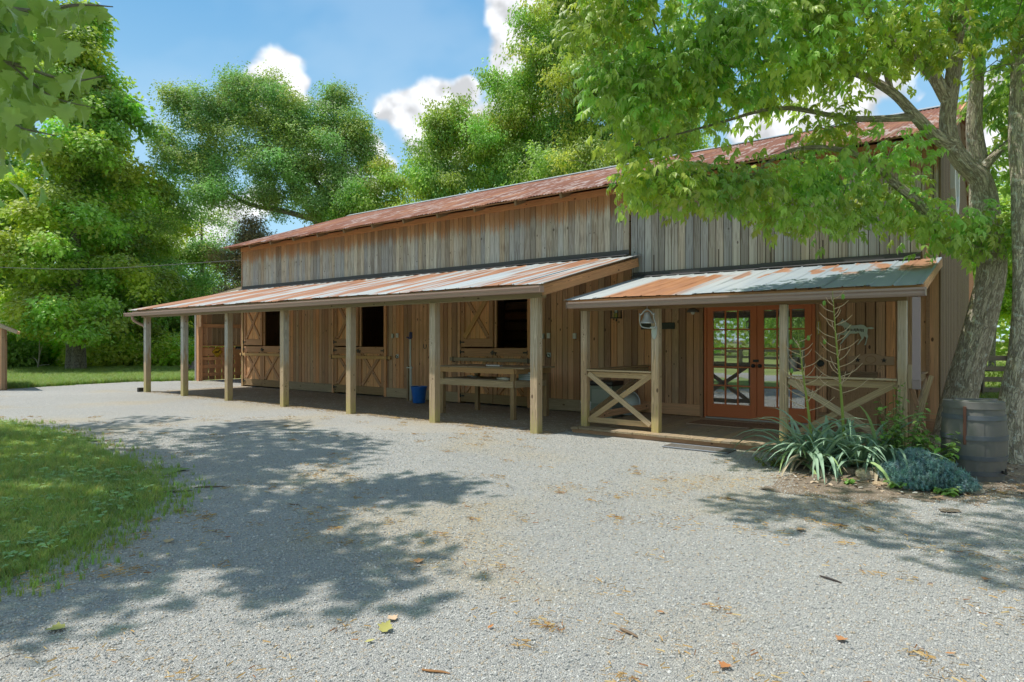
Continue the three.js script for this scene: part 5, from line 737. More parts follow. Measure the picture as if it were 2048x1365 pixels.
{ // wall lantern, bowl lamp, bell, plaque
  const t = thing('wall_lantern', 'black framed glass wall lantern under the entry porch eave', 'lantern', [-6.36, 2.2, 0.14]), fr = []; for (const [x, z] of [[-0.075, -0.075], [0.075, -0.075], [-0.075, 0.075], [0.075, 0.075]]) fr.push(box(0.014, 0.34, 0.014, x, 0, z)); fr.push(box(0.18, 0.018, 0.18, 0, -0.175, 0), box(0.19, 0.018, 0.19, 0, 0.175, 0), new THREE.ConeGeometry(0.14, 0.1, 4).rotateY(Math.PI / 4).translate(0, 0.235, 0), box(0.03, 0.03, 0.12, 0, 0.12, -0.12));
  mesh(t, 'frame', mergeGeometries(fr.map((g) => g.toNonIndexed())), M.black); for (const [ry, x, z] of [[0, 0, 0.075], [Math.PI / 2, 0.075, 0], [Math.PI / 2, -0.075, 0]]) mesh(t, 'pane', box(0.136, 0.33, 0.003).rotateY(ry).translate(x, 0, z), M.clear); mesh(t, 'bulb', new THREE.SphereGeometry(0.035, 14, 10).scale(1, 1.5, 1).translate(0, -0.02, 0), M.white); mesh(t, 'finial', lathe([[0, -0.25], [0.012, -0.24], [0.016, -0.22], [0.006, -0.19], [0, -0.185]], 10), M.black);
  const l = thing('porch_lamp', 'grey metal bowl lamp on the wall left of the glazed doors', 'lamp', [-4.74, 2.13, 0.1]); mesh(l, 'shade', lathe([[0.02, 0.05], [0.06, 0.045], [0.1, 0.01], [0.115, -0.03], [0.108, -0.03], [0.055, 0.035], [0.02, 0.04]], 28), S({ color: lin(0.2, 0.2, 0.19), roughness: 0.5, metalness: 0.3 })); mesh(l, 'bulb', new THREE.SphereGeometry(0.04, 16, 12).translate(0, -0.035, 0), M.white); mesh(l, 'arm', box(0.03, 0.03, 0.1, 0, 0.04, -0.05), M.iron);
  const b = thing('dinner_bell', 'silver cast dinner bell bracketed to the porch post', 'bell', [-4.4, 0, 2.6]), bx = -0.06, by = 1.88;
  mesh(b, 'bell', lathe([[0, 0.13], [0.03, 0.128], [0.045, 0.11], [0.055, 0.06], [0.075, 0.01], [0.1, -0.03], [0.112, -0.05], [0.1, -0.05], [0.06, 0.0], [0.04, 0.08], [0, 0.11]], 32).translate(bx, by, 0.07), M.galv);
  mesh(b, 'yoke', tube([[bx - 0.13, by + 0.1, 0.07], [bx - 0.1, by + 0.09, 0.07], [bx - 0.05, by + 0.145, 0.07], [bx, by + 0.165, 0.07], [bx + 0.05, by + 0.145, 0.07], [bx + 0.1, by + 0.09, 0.07], [bx + 0.13, by + 0.1, 0.07]], 0.014, 8, 40), M.galv); mesh(b, 'finial', cyl(0.004, 0.01, 0.05, bx, by + 0.195, 0.07, 8), M.galv);
  mesh(b, 'cradle', tube([[bx - 0.12, by + 0.09, 0.07], [bx - 0.125, by - 0.02, 0.07], [bx - 0.1, by - 0.1, 0.06], [bx, by - 0.125, 0.04], [bx + 0.1, by - 0.12, 0.04], [bx + 0.14, by - 0.08, 0.05], [bx + 0.12, by + 0.0, 0.07], [bx + 0.11, by + 0.09, 0.07]], 0.009, 8, 60), M.galv);
  const br = new THREE.Shape(); br.moveTo(-0.045, 0.1); br.lineTo(0.045, 0.1); br.lineTo(0.04, -0.02); br.quadraticCurveTo(0.03, -0.09, 0, -0.1); br.quadraticCurveTo(-0.03, -0.09, -0.04, -0.02); br.closePath(); mesh(b, 'bracket', new THREE.ExtrudeGeometry(br, { depth: 0.012, bevelEnabled: true, bevelSize: 0.004, bevelThickness: 0.003, bevelSegments: 1 }).translate(0.0, by - 0.2, -0.065), M.galv); mesh(b, 'bracket_arm', box(0.05, 0.02, 0.12, 0, by - 0.12, -0.01), M.galv);
  single('name_plaque', rbox(0.72, 0.13, 0.02), S({ color: lin(0.045, 0.055, 0.05), roughness: 0.6 }), 'dark wooden plaque on the wall behind the bell', 'plaque').position.set(-5.5, 1.85, 0.016);
}
{ // horse cut from sheet metal, hook board, thermometer, valve, leaning panel
  const O = onWall(1715, 665, 0.04), S0 = new THREE.Shape(), pts = [[305, 120], [340, 180], [450, 250], [560, 330], [620, 385], [800, 385], [1000, 355], [1130, 370], [1200, 420], [1260, 470], [1380, 450], [1470, 455], [1545, 495], [1480, 525], [1390, 530], [1290, 515], [1280, 600], [1270, 700], [1305, 830], [1270, 920], [1245, 1000], [1225, 1130], [1170, 1160], [1145, 1135], [1190, 1090], [1215, 980], [1235, 880], [1190, 830], [1140, 800], [1130, 890], [1060, 960], [960, 1080], [910, 1135], [865, 1125], [920, 1080], [990, 970], [1050, 890], [1020, 830], [970, 720], [950, 680], [800, 710], [640, 705], [570, 730], [480, 850], [400, 920], [310, 1040], [230, 1130], [180, 1135], [210, 1090], [280, 1000], [340, 890], [390, 765], [330, 745], [215, 742], [182, 820], [172, 900], [145, 920], [138, 860], [158, 760], [190, 708], [330, 690], [390, 640], [400, 560], [360, 480], [320, 420], [260, 390], [200, 380], [150, 400], [110, 372], [70, 340], [150, 290], [220, 240], [280, 170]];
  pts.forEach(([x, y], i) => { const p = onWall(1670 + x / 19.5, 630 + y / 19.5, 0.04); const a = p.x - O.x, b = p.y - O.y; i ? S0.lineTo(a, b) : S0.moveTo(a, b); });
  const t = thing('metal_horse', 'pale green sheet-metal trotting horse hung on the wall', 'wall art', P3(O)); mesh(t, 'body', new THREE.ExtrudeGeometry(S0, { depth: 0.006, bevelEnabled: false }), S({ color: lin(0.5, 0.56, 0.5), roughness: 0.55, metalness: 0.1 }));
  const strokes = []; for (let i = 0; i < 13; i++) { const p = onWall(1692 + i * 2.9, 657 + Math.sin(i * 0.5) * 0.5 + i * 0.25, 0.05); strokes.push(box(0.008 + 0.008 * hash(i, 2), 0.03 + 0.022 * hash(i, 8), 0.003, p.x - O.x, p.y - O.y + 0.012 * (hash(i, 4) - 0.5), 0.008)); } mesh(t, 'worn_marks', mergeGeometries(strokes), S({ color: lin(0.075, 0.05, 0.04), roughness: 0.8 }));
  const hb = new THREE.Shape(); hb.moveTo(-0.33, -0.085); hb.lineTo(0.33, -0.085); hb.lineTo(0.33, 0.05); hb.quadraticCurveTo(0.2, 0.05, 0.14, 0.065); hb.quadraticCurveTo(0.08, 0.095, 0, 0.095); hb.quadraticCurveTo(-0.08, 0.095, -0.14, 0.065); hb.quadraticCurveTo(-0.2, 0.05, -0.33, 0.05); hb.closePath();
  const h = thing('hook_board', 'carved wooden coat-hook board with two star hooks on the wall', 'hook board', [-1.745, 1.245, 0.006]); mesh(h, 'board', new THREE.ExtrudeGeometry(hb, { depth: 0.018, bevelEnabled: true, bevelSize: 0.003, bevelThickness: 0.003, bevelSegments: 1 }), S({ color: lin(0.42, 0.27, 0.17), roughness: 0.7 }));
  mesh(h, 'carved_oval', new THREE.TorusGeometry(0.07, 0.005, 6, 30).scale(1.05, 0.85, 1).translate(0.0, 0, 0.022), BROWN[2]);
  for (const x of [-0.19, 0.19]) { const st = new THREE.Shape(); for (let i = 0; i < 10; i++) { const a = i * Math.PI / 5 + 1.57, r = i % 2 ? 0.018 : 0.046; i ? st.lineTo(Math.cos(a) * r, Math.sin(a) * r) : st.moveTo(Math.cos(a) * r, Math.sin(a) * r); } st.closePath(); mesh(h, 'star_hook', mergeGeometries([new THREE.ExtrudeGeometry(st, { depth: 0.012, bevelEnabled: false }), cyl(0.007, 0.007, 0.05, 0, 0, 0, 8).rotateX(Math.PI / 2).translate(0, -0.01, 0.03).toNonIndexed()]).translate(x, -0.01, 0.02), M.iron); }
  const th = thing('thermometer', 'narrow yellow wall thermometer beside the glazed doors', 'thermometer', [-2.53, 1.775, 0.045]); mesh(th, 'plate', rbox(0.06, 0.23, 0.012), S({ color: lin(0.5, 0.36, 0.1), roughness: 0.5 })); mesh(th, 'tube', mergeGeometries([cyl(0.005, 0.005, 0.18, 0, 0.01, 0.01, 8), new THREE.SphereGeometry(0.01, 10, 8).translate(0, -0.085, 0.01)]), M.white); const tk = []; for (let i = 0; i < 12; i++) tk.push(box(0.014, 0.002, 0.002, 0.018, -0.07 + i * 0.014, 0.007)); mesh(th, 'scale_marks', mergeGeometries(tk), M.black);
  const v = thing('wall_cleat', 'round black cleat on the wall right of the glazed doors', 'cleat', [-2.5, 1.17, 0.03]); mesh(v, 'plate', cyl(0.055, 0.055, 0.014, 0, 0, 0, 24).rotateX(Math.PI / 2), M.black); mesh(v, 'ring', new THREE.TorusGeometry(0.045, 0.01, 8, 24).translate(0, -0.005, 0.02), M.iron);
  const lp = thing('leaning_panel', 'old flaking brown board leaning on the wall behind the porch rail', 'board', [-1.98, 0.1, 0.16]); lp.rotation.x = -0.1; mesh(lp, 'panel', rbox(0.68, 0.95, 0.025).translate(0, 0.475, 0), S({ map: WOODS.tan, color: lin(0.75, 0.62, 0.56), roughness: 0.95 })); bar(lp, 'batten', [-0.34, 0.9, 0.02], [0.34, 0.9, 0.02], 0.08, 0.02, Zx, wood('tan', 0.42, 0.36, 0.34));
}
{ // metal bin, drum lid and pail in the corner of the entry porch
  const t = thing('feed_bin', 'grey-green metal bin with black lid behind the crossed rail', 'bin', [-6.32, 0.005, 0.62]), gm = S({ color: lin(0.2, 0.23, 0.19), roughness: 0.6, metalness: 0.2 });
  mesh(t, 'body', rbox(0.5, 0.66, 0.46, 0.012).translate(0, 0.33, 0), gm); mesh(t, 'lid', rbox(0.53, 0.09, 0.49, 0.03).translate(0, 0.71, 0), M.black); mesh(t, 'panel_seam', rbox(0.4, 0.28, 0.01).translate(0, 0.45, 0.233), S({ color: lin(0.26, 0.29, 0.25), roughness: 0.5 }));
  const d = thing('metal_tub', 'round galvanised tub on edge beside the metal bin', 'tub', [-5.98, 0.3, 0.34]); d.rotation.set(-0.25, 0.3, 0); mesh(d, 'body', lathe([[0, 0], [0.2, 0], [0.24, 0.12], [0.25, 0.12], [0.22, -0.02], [0, -0.015]], 36).rotateX(Math.PI / 2), M.galv); mesh(d, 'rim', new THREE.TorusGeometry(0.245, 0.01, 8, 40).translate(0, 0, 0.12), M.galv);
  const p = thing('white_pail', 'white ribbed plastic pail beside the metal bin', 'pail', [-6.66, 0.005, 0.8]); mesh(p, 'body', lathe([[0, 0], [0.11, 0], [0.125, 0.3], [0.132, 0.3], [0.132, 0.34], [0.12, 0.34], [0.105, 0.01], [0, 0.01]], 30), M.white); for (const y of [0.2, 0.24, 0.28]) mesh(p, 'rib', new THREE.TorusGeometry(0.124, 0.006, 6, 30).rotateX(Math.PI / 2).translate(0, y, 0), M.white); mesh(p, 'label_band', cyl(0.119, 0.115, 0.1, 0, 0.11, 0, 30), S({ color: lin(0.45, 0.4, 0.55), roughness: 0.5 }));
  const pot = thing('metal_pot', 'small galvanised bucket hanging beside the glazed doors', 'bucket', [-2.92, 1.02, 0.16]); mesh(pot, 'body', lathe([[0, 0], [0.055, 0], [0.075, 0.22], [0.08, 0.22], [0.078, 0.23], [0.068, 0.22], [0.05, 0.01], [0, 0.01]], 24), M.galv); mesh(pot, 'handle', new THREE.TorusGeometry(0.076, 0.004, 6, 24, Math.PI).translate(0, 0.22, 0), M.galv);
}
{ // mats
  const g = (x0, x1, z0, z1, y, c, label, name) => { const t = thing(name, label, 'mat', [(x0 + x1) / 2, y, (z0 + z1) / 2]); mesh(t, 'mat', rbox(x1 - x0, 0.014, z1 - z0, 0.005).translate(0, 0.007, 0), S({ color: lin(...c), map: soilMap, bumpMap: soilBump, bumpScale: 0.006, roughness: 1 })); const e = S({ color: lin(c[0] * 0.5, c[1] * 0.5, c[2] * 0.5), roughness: 1 }); for (const s of [-1, 1]) mesh(t, 'border', rbox(x1 - x0, 0.017, 0.03, 0.004).translate(0, 0.009, s * ((z1 - z0) / 2 - 0.015)), e); };
  g(-3.97, -3.01, 2.84, 3.22, 0.004, [0.5, 0.55, 0.62], 'black rubber mat on the gravel before the entry step', 'rubber_mat'); g(-4.42, -3.35, 0.45, 1.2, 0.1, [1.0, 0.72, 0.5], 'brown doormat before the left glazed door', 'doormat'); g(-3.3, -2.75, 0.35, 1.15, 0.102, [1.05, 0.72, 0.48], 'brown doormat before the right glazed door', 'doormat');
}
{ // diamond warning sign on the side shed wall
  const c = document.createElement('canvas'); c.width = c.height = 256; const x = c.getContext('2d'); x.fillStyle = '#c9a02a'; x.fillRect(0, 0, 256, 256); x.translate(128, 128); x.rotate(Math.PI / 4); x.strokeStyle = '#2a2008'; x.lineWidth = 5; x.strokeRect(-82, -82, 164, 164); x.rotate(-Math.PI / 4); x.fillStyle = '#1c1208';
  x.beginPath(); [[60, -42], [70, -28], [58, -20], [46, -18], [36, 2], [30, 12], [48, 28], [42, 46], [38, 46], [40, 32], [16, 18], [-14, 16], [-30, 26], [-20, 48], [-26, 50], [-40, 28], [-38, 10], [-44, 2], [-58, 18], [-68, 44], [-66, 14], [-52, -8], [-38, -12], [8, -10], [24, -22], [44, -40]].forEach(([a, b], i) => (i ? x.lineTo(a, b) : x.moveTo(a, b))); x.fill(); x.fillRect(-32, -76, 64, 12); x.fillRect(-18, 70, 36, 8);
  const tx = new THREE.CanvasTexture(c); tx.colorSpace = THREE.SRGBColorSpace; const s = new THREE.Shape(), r = 0.23; s.moveTo(0, r); s.lineTo(-r, 0); s.lineTo(0, -r); s.lineTo(r, 0); s.closePath();
  const t = thing('warning_sign', 'yellow diamond sign with a black horse on the far shed wall', 'sign', [-24.76, 1.12, -1.18], Math.PI / 2), pg = new THREE.ShapeGeometry(s); for (let i = 0; i < pg.attributes.position.count; i++) pg.attributes.uv.setXY(i, pg.attributes.position.getX(i) / (2 * r) + 0.5, pg.attributes.position.getY(i) / (2 * r) + 0.5);
  mesh(t, 'plate', new THREE.ExtrudeGeometry(s, { depth: 0.006, bevelEnabled: false }), M.galv); mesh(t, 'face', pg.translate(0, 0, 0.009), S({ map: tx, roughness: 0.5 }));
  const k = thing('halter_hook', 'row of dark hooks on the far shed wall', 'hook', [-24.77, 1.28, -2.15], Math.PI / 2); mesh(k, 'plate', rbox(0.4, 0.1, 0.02), M.black); for (const x of [-0.13, 0, 0.13]) mesh(k, 'hook', new THREE.TorusGeometry(0.03, 0.008, 6, 14, 4).translate(x, -0.05, 0.03), M.galv);
}
{ // rain barrel
  const t = thing('rain_barrel', 'dark grey rain barrel with staves and bands in front of the leaning trunk', 'barrel', [-0.28, 0, 3.03], 0.35), bm = S({ color: lin(0.15, 0.147, 0.135), roughness: 0.6 }), hm = S({ color: lin(0.1, 0.115, 0.135), roughness: 0.45 });
  const rad = (y) => 0.278 + 0.035 * Math.sin(Math.PI * clamp(y / 0.86)), n = 64;
  const barrel = (y0, y1, add, seg, groove, top) => { const P = [], I = []; for (let j = 0; j <= seg; j++) { const y = mixn(y0, y1, j / seg); for (let i = 0; i <= n; i++) { const a = i / n * 6.2832; let r = rad(y) + add - (groove && (i % 5 === 0) ? 0.006 : 0); let x = Math.sin(a) * r, z = Math.cos(a) * r; z = Math.max(z, -0.2 - add); P.push(x, y, z); } } for (let j = 0; j < seg; j++) for (let i = 0; i < n; i++) { const a = j * (n + 1) + i, b = a + 1, c = a + n + 1, d = c + 1; I.push(a, b, c, b, d, c); }
    for (const [row, up] of top ? [[seg, 1], [0, -1]] : []) { const o = P.length / 3; P.push(0, mixn(y0, y1, row / seg), 0); for (let i = 0; i < n; i++) { const a = row * (n + 1) + i; up > 0 ? I.push(o, a, a + 1) : I.push(o, a + 1, a); } }
    const g = new THREE.BufferGeometry(); g.setAttribute('position', new THREE.Float32BufferAttribute(P, 3)); g.setIndex(I); return toCreasedNormals(g, 0.5); };
  mesh(t, 'body', barrel(0, 0.8, 0, 14, true, false), bm); mesh(t, 'lid', barrel(0.8, 0.875, 0.012, 3, false, true), bm);
  for (const y of [0.07, 0.24, 0.46, 0.68]) mesh(t, 'band', barrel(y, y + 0.05, 0.008, 2, false, true), hm);
  mesh(t, 'lid_dish', new THREE.TorusGeometry(0.19, 0.012, 8, 40).rotateX(Math.PI / 2).scale(1, 1, 0.8).translate(0, 0.877, 0.02), bm); mesh(t, 'spigot', mergeGeometries([cyl(0.016, 0.016, 0.09, 0, 0, 0, 10).rotateX(Math.PI / 2).translate(0.2, 0.12, 0.26), cyl(0.01, 0.01, 0.06, 0.2, 0.14, 0.3, 8)]), M.black);
  mesh(t, 'hose_rest', rbox(0.03, 0.42, 0.02).translate(-0.17, 0.62, 0.265), S({ color: lin(0.16, 0.07, 0.045), roughness: 0.8 }));
}
{ // yucca with two dry flower stalks
  const t = thing('yucca', 'large grey-green yucca with sword leaves beside the entry porch', 'plant', [-1.72, 0.01, 3.42]), q = mulberry(17), mats = [leafMat(0.34, 0.5, 0.34, 0.2, 0.7), leafMat(0.28, 0.43, 0.28, 0.2, 0.7), leafMat(0.38, 0.54, 0.2, 0.25, 0.7), leafMat(0.5, 0.42, 0.28, 0.2, 0.85)];
  const sword = (L, w, bend) => { const P = [], I = [], n = 8; for (let i = 0; i <= n; i++) { const s = i / n, a = bend * s * s, x = w * (s < 0.15 ? 0.6 + s * 2.7 : 1) * (1 - Math.pow(s, 3)), y = Math.cos(a) * s * L, z = Math.sin(a) * s * L * (0.6 + 0.4 * s); P.push(-x, y + x * 0.5, z, 0, y, z + x * 0.35, x, y + x * 0.5, z); } for (let i = 0; i < n; i++) for (const k of [0, 1]) { const a = i * 3 + k; I.push(a, a + 1, a + 3, a + 1, a + 4, a + 3); } const g = new THREE.BufferGeometry(); g.setAttribute('position', new THREE.Float32BufferAttribute(P, 3)); g.setIndex(I); g.computeVertexNormals(); return g; };
  const kinds = []; for (let i = 0; i < 14; i++) kinds.push(sword(0.5 + 0.45 * q(), 0.022 + 0.016 * q(), 0.15 + 0.9 * q()));
  const hearts = [[0, 0], [0.45, 0.15], [-0.4, 0.1], [0.15, -0.3], [0.75, -0.15], [-0.1, 0.35]];
  for (let i = 0; i < 290; i++) { const [hx, hz] = hearts[i % hearts.length], tilt = 0.15 + 1.25 * Math.pow(q(), 0.8), dead = tilt > 1.25 && q() < 0.6, m = mesh(t, 'leaf', kinds[Math.floor(q() * 14)], dead ? mats[3] : mats[Math.floor(q() * 2.4)]); m.position.set(hx * 0.75 + R(-0.08, 0.08), 0.03 + 0.1 * q(), hz * 0.75 + R(-0.08, 0.08)); m.rotation.set(tilt, q() * 6.283, 0, 'YXZ'); m.scale.setScalar(0.8 + 0.35 * q()); }
  const stalk = (x, z, H, lx, n) => { const g = [], sm = S({ color: lin(0.23, 0.3, 0.05), roughness: 0.6 }), top = [x + lx, H, z]; g.push(limb([[x, 0.1, z, 0.019], [x + lx * 0.3, H * 0.4, z, 0.015], [x + lx * 0.75, H * 0.75, z, 0.009], [...top, 0.003]], 8, 6)); const s = part(t, 'flower_stalk'); mesh(s, 'stem', mergeGeometries(g), sm); const tw = []; for (let i = 0; i < n; i++) { const f = 0.42 + 0.55 * i / n, y = H * f, a = i * 2.4, L = 0.3 * (1.15 - f) + 0.09, bx = x + lx * f; tw.push(limb([[bx, y, z, 0.0055], [bx + Math.cos(a) * L * 0.6, y + L * 0.25, z + Math.sin(a) * L * 0.5, 0.0045], [bx + Math.cos(a) * L, y + L * 0.62, z + Math.sin(a) * L * 0.8, 0.003]], 5, 4)); } mesh(s, 'twigs', mergeGeometries(tw), S({ color: lin(0.6, 0.45, 0.3), roughness: 0.8 })).userData.kind = 'stuff'; const pods = []; for (const [f, a] of [[0.93, 0.5], [0.9, 3.6], [0.68, 3]]) pods.push(new THREE.SphereGeometry(0.02, 10, 8).scale(1, 1.7, 1).translate(x + lx * f + Math.cos(a) * 0.13, H * f + 0.07, z + Math.sin(a) * 0.1)); mesh(s, 'seed_pods', mergeGeometries(pods), S({ color: lin(0.16, 0.32, 0.05), roughness: 0.6 })); };
  stalk(0.2, 0.0, 2.15, -0.14, 30); stalk(-0.13, 0.12, 1.62, -0.17, 22);
}
{ // dwarf blue spruce, weeds, stones
  const needle = (() => { const gs = [], q = mulberry(2); for (let i = 0; i < 26; i++) gs.push(place(new THREE.ConeGeometry(0.0022, 0.022, 3).rotateX(Math.PI / 2).translate(0, 0, 0.011), V(0, 0, (i / 26) * 0.06), q() * 6.3, (q() - 0.5) * 2.2, 0)); return mergeGeometries(gs); })();
  const t = thing('blue_spruce', 'low silvery blue dwarf spruce in the bed before the rain barrel', 'shrub', [-0.68, 0.01, 3.82]), q = mulberry(29), list = [];
  for (let i = 0; i < 2300; i++) { const lob = [[-0.2, 0.06, 0.0, 0.2], [0.1, 0.1, 0.08, 0.24], [-0.08, 0.2, -0.2, 0.17], [0.24, 0.05, 0.12, 0.17], [-0.05, 0.03, 0.2, 0.19]][i % 5], a = q() * 6.283, c = q(), s = Math.sqrt(1 - c * c), k = 0.75 + 0.3 * q(); list.push([V(lob[0] + Math.cos(a) * s * lob[3] * k, lob[1] + c * lob[3] * 0.6 * k - 0.03, lob[2] + Math.sin(a) * s * lob[3] * k), [-(0.3 + c * 0.9), Math.PI / 2 - a, 0], 1.1 + 0.6 * q(), [0.8 + 0.4 * q(), 0.9 + 0.25 * q(), 0.9 + 0.3 * q()]]); }
  scatter(t, 'needles', needle, S({ color: lin(0.2, 0.34, 0.31), roughness: 0.8 }), list); mesh(t, 'stem', limb([[0, 0, 0, 0.03], [0.02, 0.1, 0, 0.025], [0, 0.2, -0.05, 0.01]], 8, 3), BARK);
  const weed = (name, label, x, z, h, w, n, mat, seed, leafL) => { const q = mulberry(seed), t = thing(name, label, 'plant', [x, 0.01, z], 0, 'weeds along the bed'), stems = [], lf = leafGeo(leafL, [[0, 0], [0.26, 0.25], [0.3, 0.5], [0.16, 0.8], [0, 1]], 0.15, 0.3), L = []; for (let i = 0; i < n; i++) { const a = q() * 6.3, r = w * Math.sqrt(q()), H = h * (0.45 + 0.6 * q()), ex = Math.cos(a) * r, ez = Math.sin(a) * r; stems.push(limb([[ex * 0.3, 0, ez * 0.3, 0.004], [ex * 0.7, H * 0.6, ez * 0.7, 0.003], [ex * 1.1, H, ez * 1.1, 0.0015]], 5, 3)); const k = 9 + Math.floor(q() * 8); for (let j = 0; j < k; j++) { const f = 0.2 + 0.8 * j / k, b = j * 2.2 + i; L.push([V(ex * (0.3 + 0.8 * f), H * f, ez * (0.3 + 0.8 * f)), [0.1 + (q() - 0.5) * 0.7, b, (q() - 0.5) * 0.8], 0.7 + 0.5 * q(), [0.85 + 0.4 * q(), 0.85 + 0.35 * q(), 0.8]]); } } mesh(t, 'stems', mergeGeometries(stems), S({ color: lin(0.14, 0.17, 0.06) })).userData.kind = 'stuff'; scatter(t, 'foliage', lf, mat, L); };
  const wm = leafMat(0.22, 0.42, 0.06, 0.45);
  weed('leafy_weed', 'tall bright green leafy weed between the yucca and the barrel', -0.92, 3.2, 0.85, 0.3, 34, wm, 41, 0.075); weed('leafy_weed', 'bright green creeper leaning on the left side of the rain barrel', -0.62, 3.4, 0.55, 0.26, 22, wm, 42, 0.085); weed('leafy_weed', 'thin tall stems with small leaves before the last porch post', -1.05, 2.95, 1.15, 0.14, 9, wm, 43, 0.06); weed('leafy_weed', 'low round-leaved plants under the blue spruce', -0.85, 4.1, 0.12, 0.2, 12, wm, 44, 0.08); weed('leafy_weed', 'small seedlings at the front edge of the bed near the spruce', -0.5, 4.2, 0.1, 0.14, 7, wm, 45, 0.07); weed('leafy_weed', 'yellowing sprouts under the left side of the yucca', -2.3, 3.75, 0.16, 0.18, 8, leafMat(0.2, 0.25, 0.04), 46, 0.05); weed('leafy_weed', 'pair of tiny sprouts on bare soil before the yucca', -1.35, 4.25, 0.07, 0.1, 5, wm, 47, 0.05);
  const rock = (x, z, a, b, c, seed, col, label) => { const g = new THREE.IcosahedronGeometry(1, 3), p = g.attributes.position; for (let i = 0; i < p.count; i++) { const X = p.getX(i), Y = p.getY(i), Z = p.getZ(i), k = 0.75 + 0.45 * fbm(X * 1.6 + seed, Y * 1.6 + Z * 1.3 + seed, 3); p.setXYZ(i, X * k * a, clamp(Y * k, -0.6, 0.62) * b, Z * k * c); } g.computeVertexNormals(); const m = single('garden_stone', g, S({ color: lin(...col), map: soilMap, bumpMap: soilBump, bumpScale: 0.01 }), label, 'stone', 'stones edging the bed'); m.position.set(x, b * 0.4, z); m.rotation.y = seed; };
  rock(-1.18, 3.78, 0.22, 0.11, 0.13, 1, [1.6, 1.6, 1.5], 'flat limestone slab between the yucca and the spruce'); rock(-0.98, 3.95, 0.12, 0.07, 0.1, 2, [1.5, 1.5, 1.4], 'small pale stone beside the limestone slab'); rock(-0.3, 3.86, 0.15, 0.07, 0.11, 3, [1.9, 1.95, 1.9], 'pale stone at the spruce edge before the barrel'); rock(-1.05, 4.12, 0.09, 0.04, 0.07, 4, [1.9, 1.7, 1.4], 'smallest stone on the soil before the slab'); rock(-1.45, 3.6, 0.2, 0.08, 0.12, 5, [1.2, 1.15, 1.0], 'weathered stone half under the yucca leaves');
}
{ // fallen leaves, sticks and a bark scrap on the yard
  const lf = (px, py, s, c, syc, label, rx = 0.15) => { const p = G(px, py), g = leafGeo(s * 0.8, syc ? SYC : OVAL, 0.35, -0.25), m = single('fallen_leaf', g, S({ color: lin(...c), side: THREE.DoubleSide, roughness: 0.9 }), label, 'leaf', 'fallen leaves on the gravel'); m.position.set(p.x, 0.012, p.z); m.rotation.set(rx, hash(px, py) * 6.3, 0.2 * (hash(py, px) - 0.5), 'YXZ'); };
  lf(765, 1268, 0.1, [0.36, 0.34, 0.1], true, 'large curled yellow-green leaf on the gravel at bottom centre', -0.2); lf(790, 1243, 0.08, [0.55, 0.4, 0.26], true, 'pinkish leaf just above the large yellow leaf'); lf(728, 1288, 0.07, [0.45, 0.42, 0.16], false, 'small yellow leaf below the large yellow leaf'); lf(836, 1128, 0.1, [0.4, 0.22, 0.1], true, 'curled tan leaf beside the tip of the tree shadow'); lf(975, 1260, 0.06, [0.42, 0.17, 0.05], false, 'orange leaf right of the large yellow leaf'); lf(130, 1258, 0.11, [0.4, 0.38, 0.12], true, 'yellow leaf in the shade at bottom left'); lf(333, 1088, 0.11, [0.5, 0.36, 0.2], true, 'tan leaf in a sunlit spot of the shade'); lf(337, 1108, 0.07, [0.4, 0.36, 0.12], false, 'yellowish leaf under the tan leaf in the shade'); lf(463, 1075, 0.07, [0.3, 0.13, 0.06], false, 'reddish leaf beside the sunlit spot in the shade'); lf(1690, 1280, 0.08, [0.42, 0.2, 0.08], true, 'orange leaf near the right end of the bark strip'); lf(1455, 1332, 0.08, [0.4, 0.17, 0.06], true, 'orange-brown leaf near the bottom edge'); lf(1978, 1160, 0.08, [0.3, 0.15, 0.07], true, 'curled brown leaf at the right in the sun'); lf(1330, 1228, 0.06, [0.4, 0.2, 0.08], false, 'small orange leaf left of the bark strip'); lf(1890, 1310, 0.06, [0.4, 0.2, 0.08], false, 'small tan leaf low at the right'); lf(1595, 1062, 0.1, [0.3, 0.2, 0.1], true, 'brown leaf below the shadow edge of the near tree'); lf(1862, 998, 0.16, [0.42, 0.27, 0.16], false, 'pale tan bark leaf before the spruce', 0.05); lf(1208, 905, 0.07, [0.45, 0.3, 0.14], false, 'tan leaf on the gravel before the entry deck'); lf(1040, 880, 0.06, [0.4, 0.22, 0.1], false, 'orange leaf before the last long-porch post');
  const st = (px, py, L, r, yaw, c, label, name = 'stick') => { const p = G(px, py), m = single(name, limb([[-L / 2, r, 0, r * 0.7], [-L * 0.15, r * 1.6, L * 0.05, r], [L * 0.2, r, -L * 0.03, r * 0.9], [L / 2, r * 1.2, L * 0.02, r * 0.4]], 6, 4), S({ color: lin(...c), roughness: 1 }), label, 'stick', 'sticks on the gravel'); m.position.set(p.x, 0, p.z); m.rotation.y = yaw; };
  st(872, 1345, 0.14, 0.006, 0.4, [0.3, 0.15, 0.06], 'short reddish stick at the bottom edge'); st(1258, 1268, 0.13, 0.008, -0.3, [0.2, 0.14, 0.09], 'curved strip of bark lying on the gravel'); st(1662, 1160, 0.15, 0.007, -0.35, [0.06, 0.05, 0.045], 'dark curled twig on the gravel at the right'); st(350, 985, 0.32, 0.012, 0.9, [0.1, 0.08, 0.06], 'dark twig at the tip of the grass island'); st(420, 975, 0.3, 0.01, 0.8, [0.16, 0.12, 0.08], 'thin brown twig right of the grass island tip'); st(590, 1010, 0.12, 0.006, 0.3, [0.15, 0.1, 0.06], 'tiny twig in the middle of the left shadow');
}
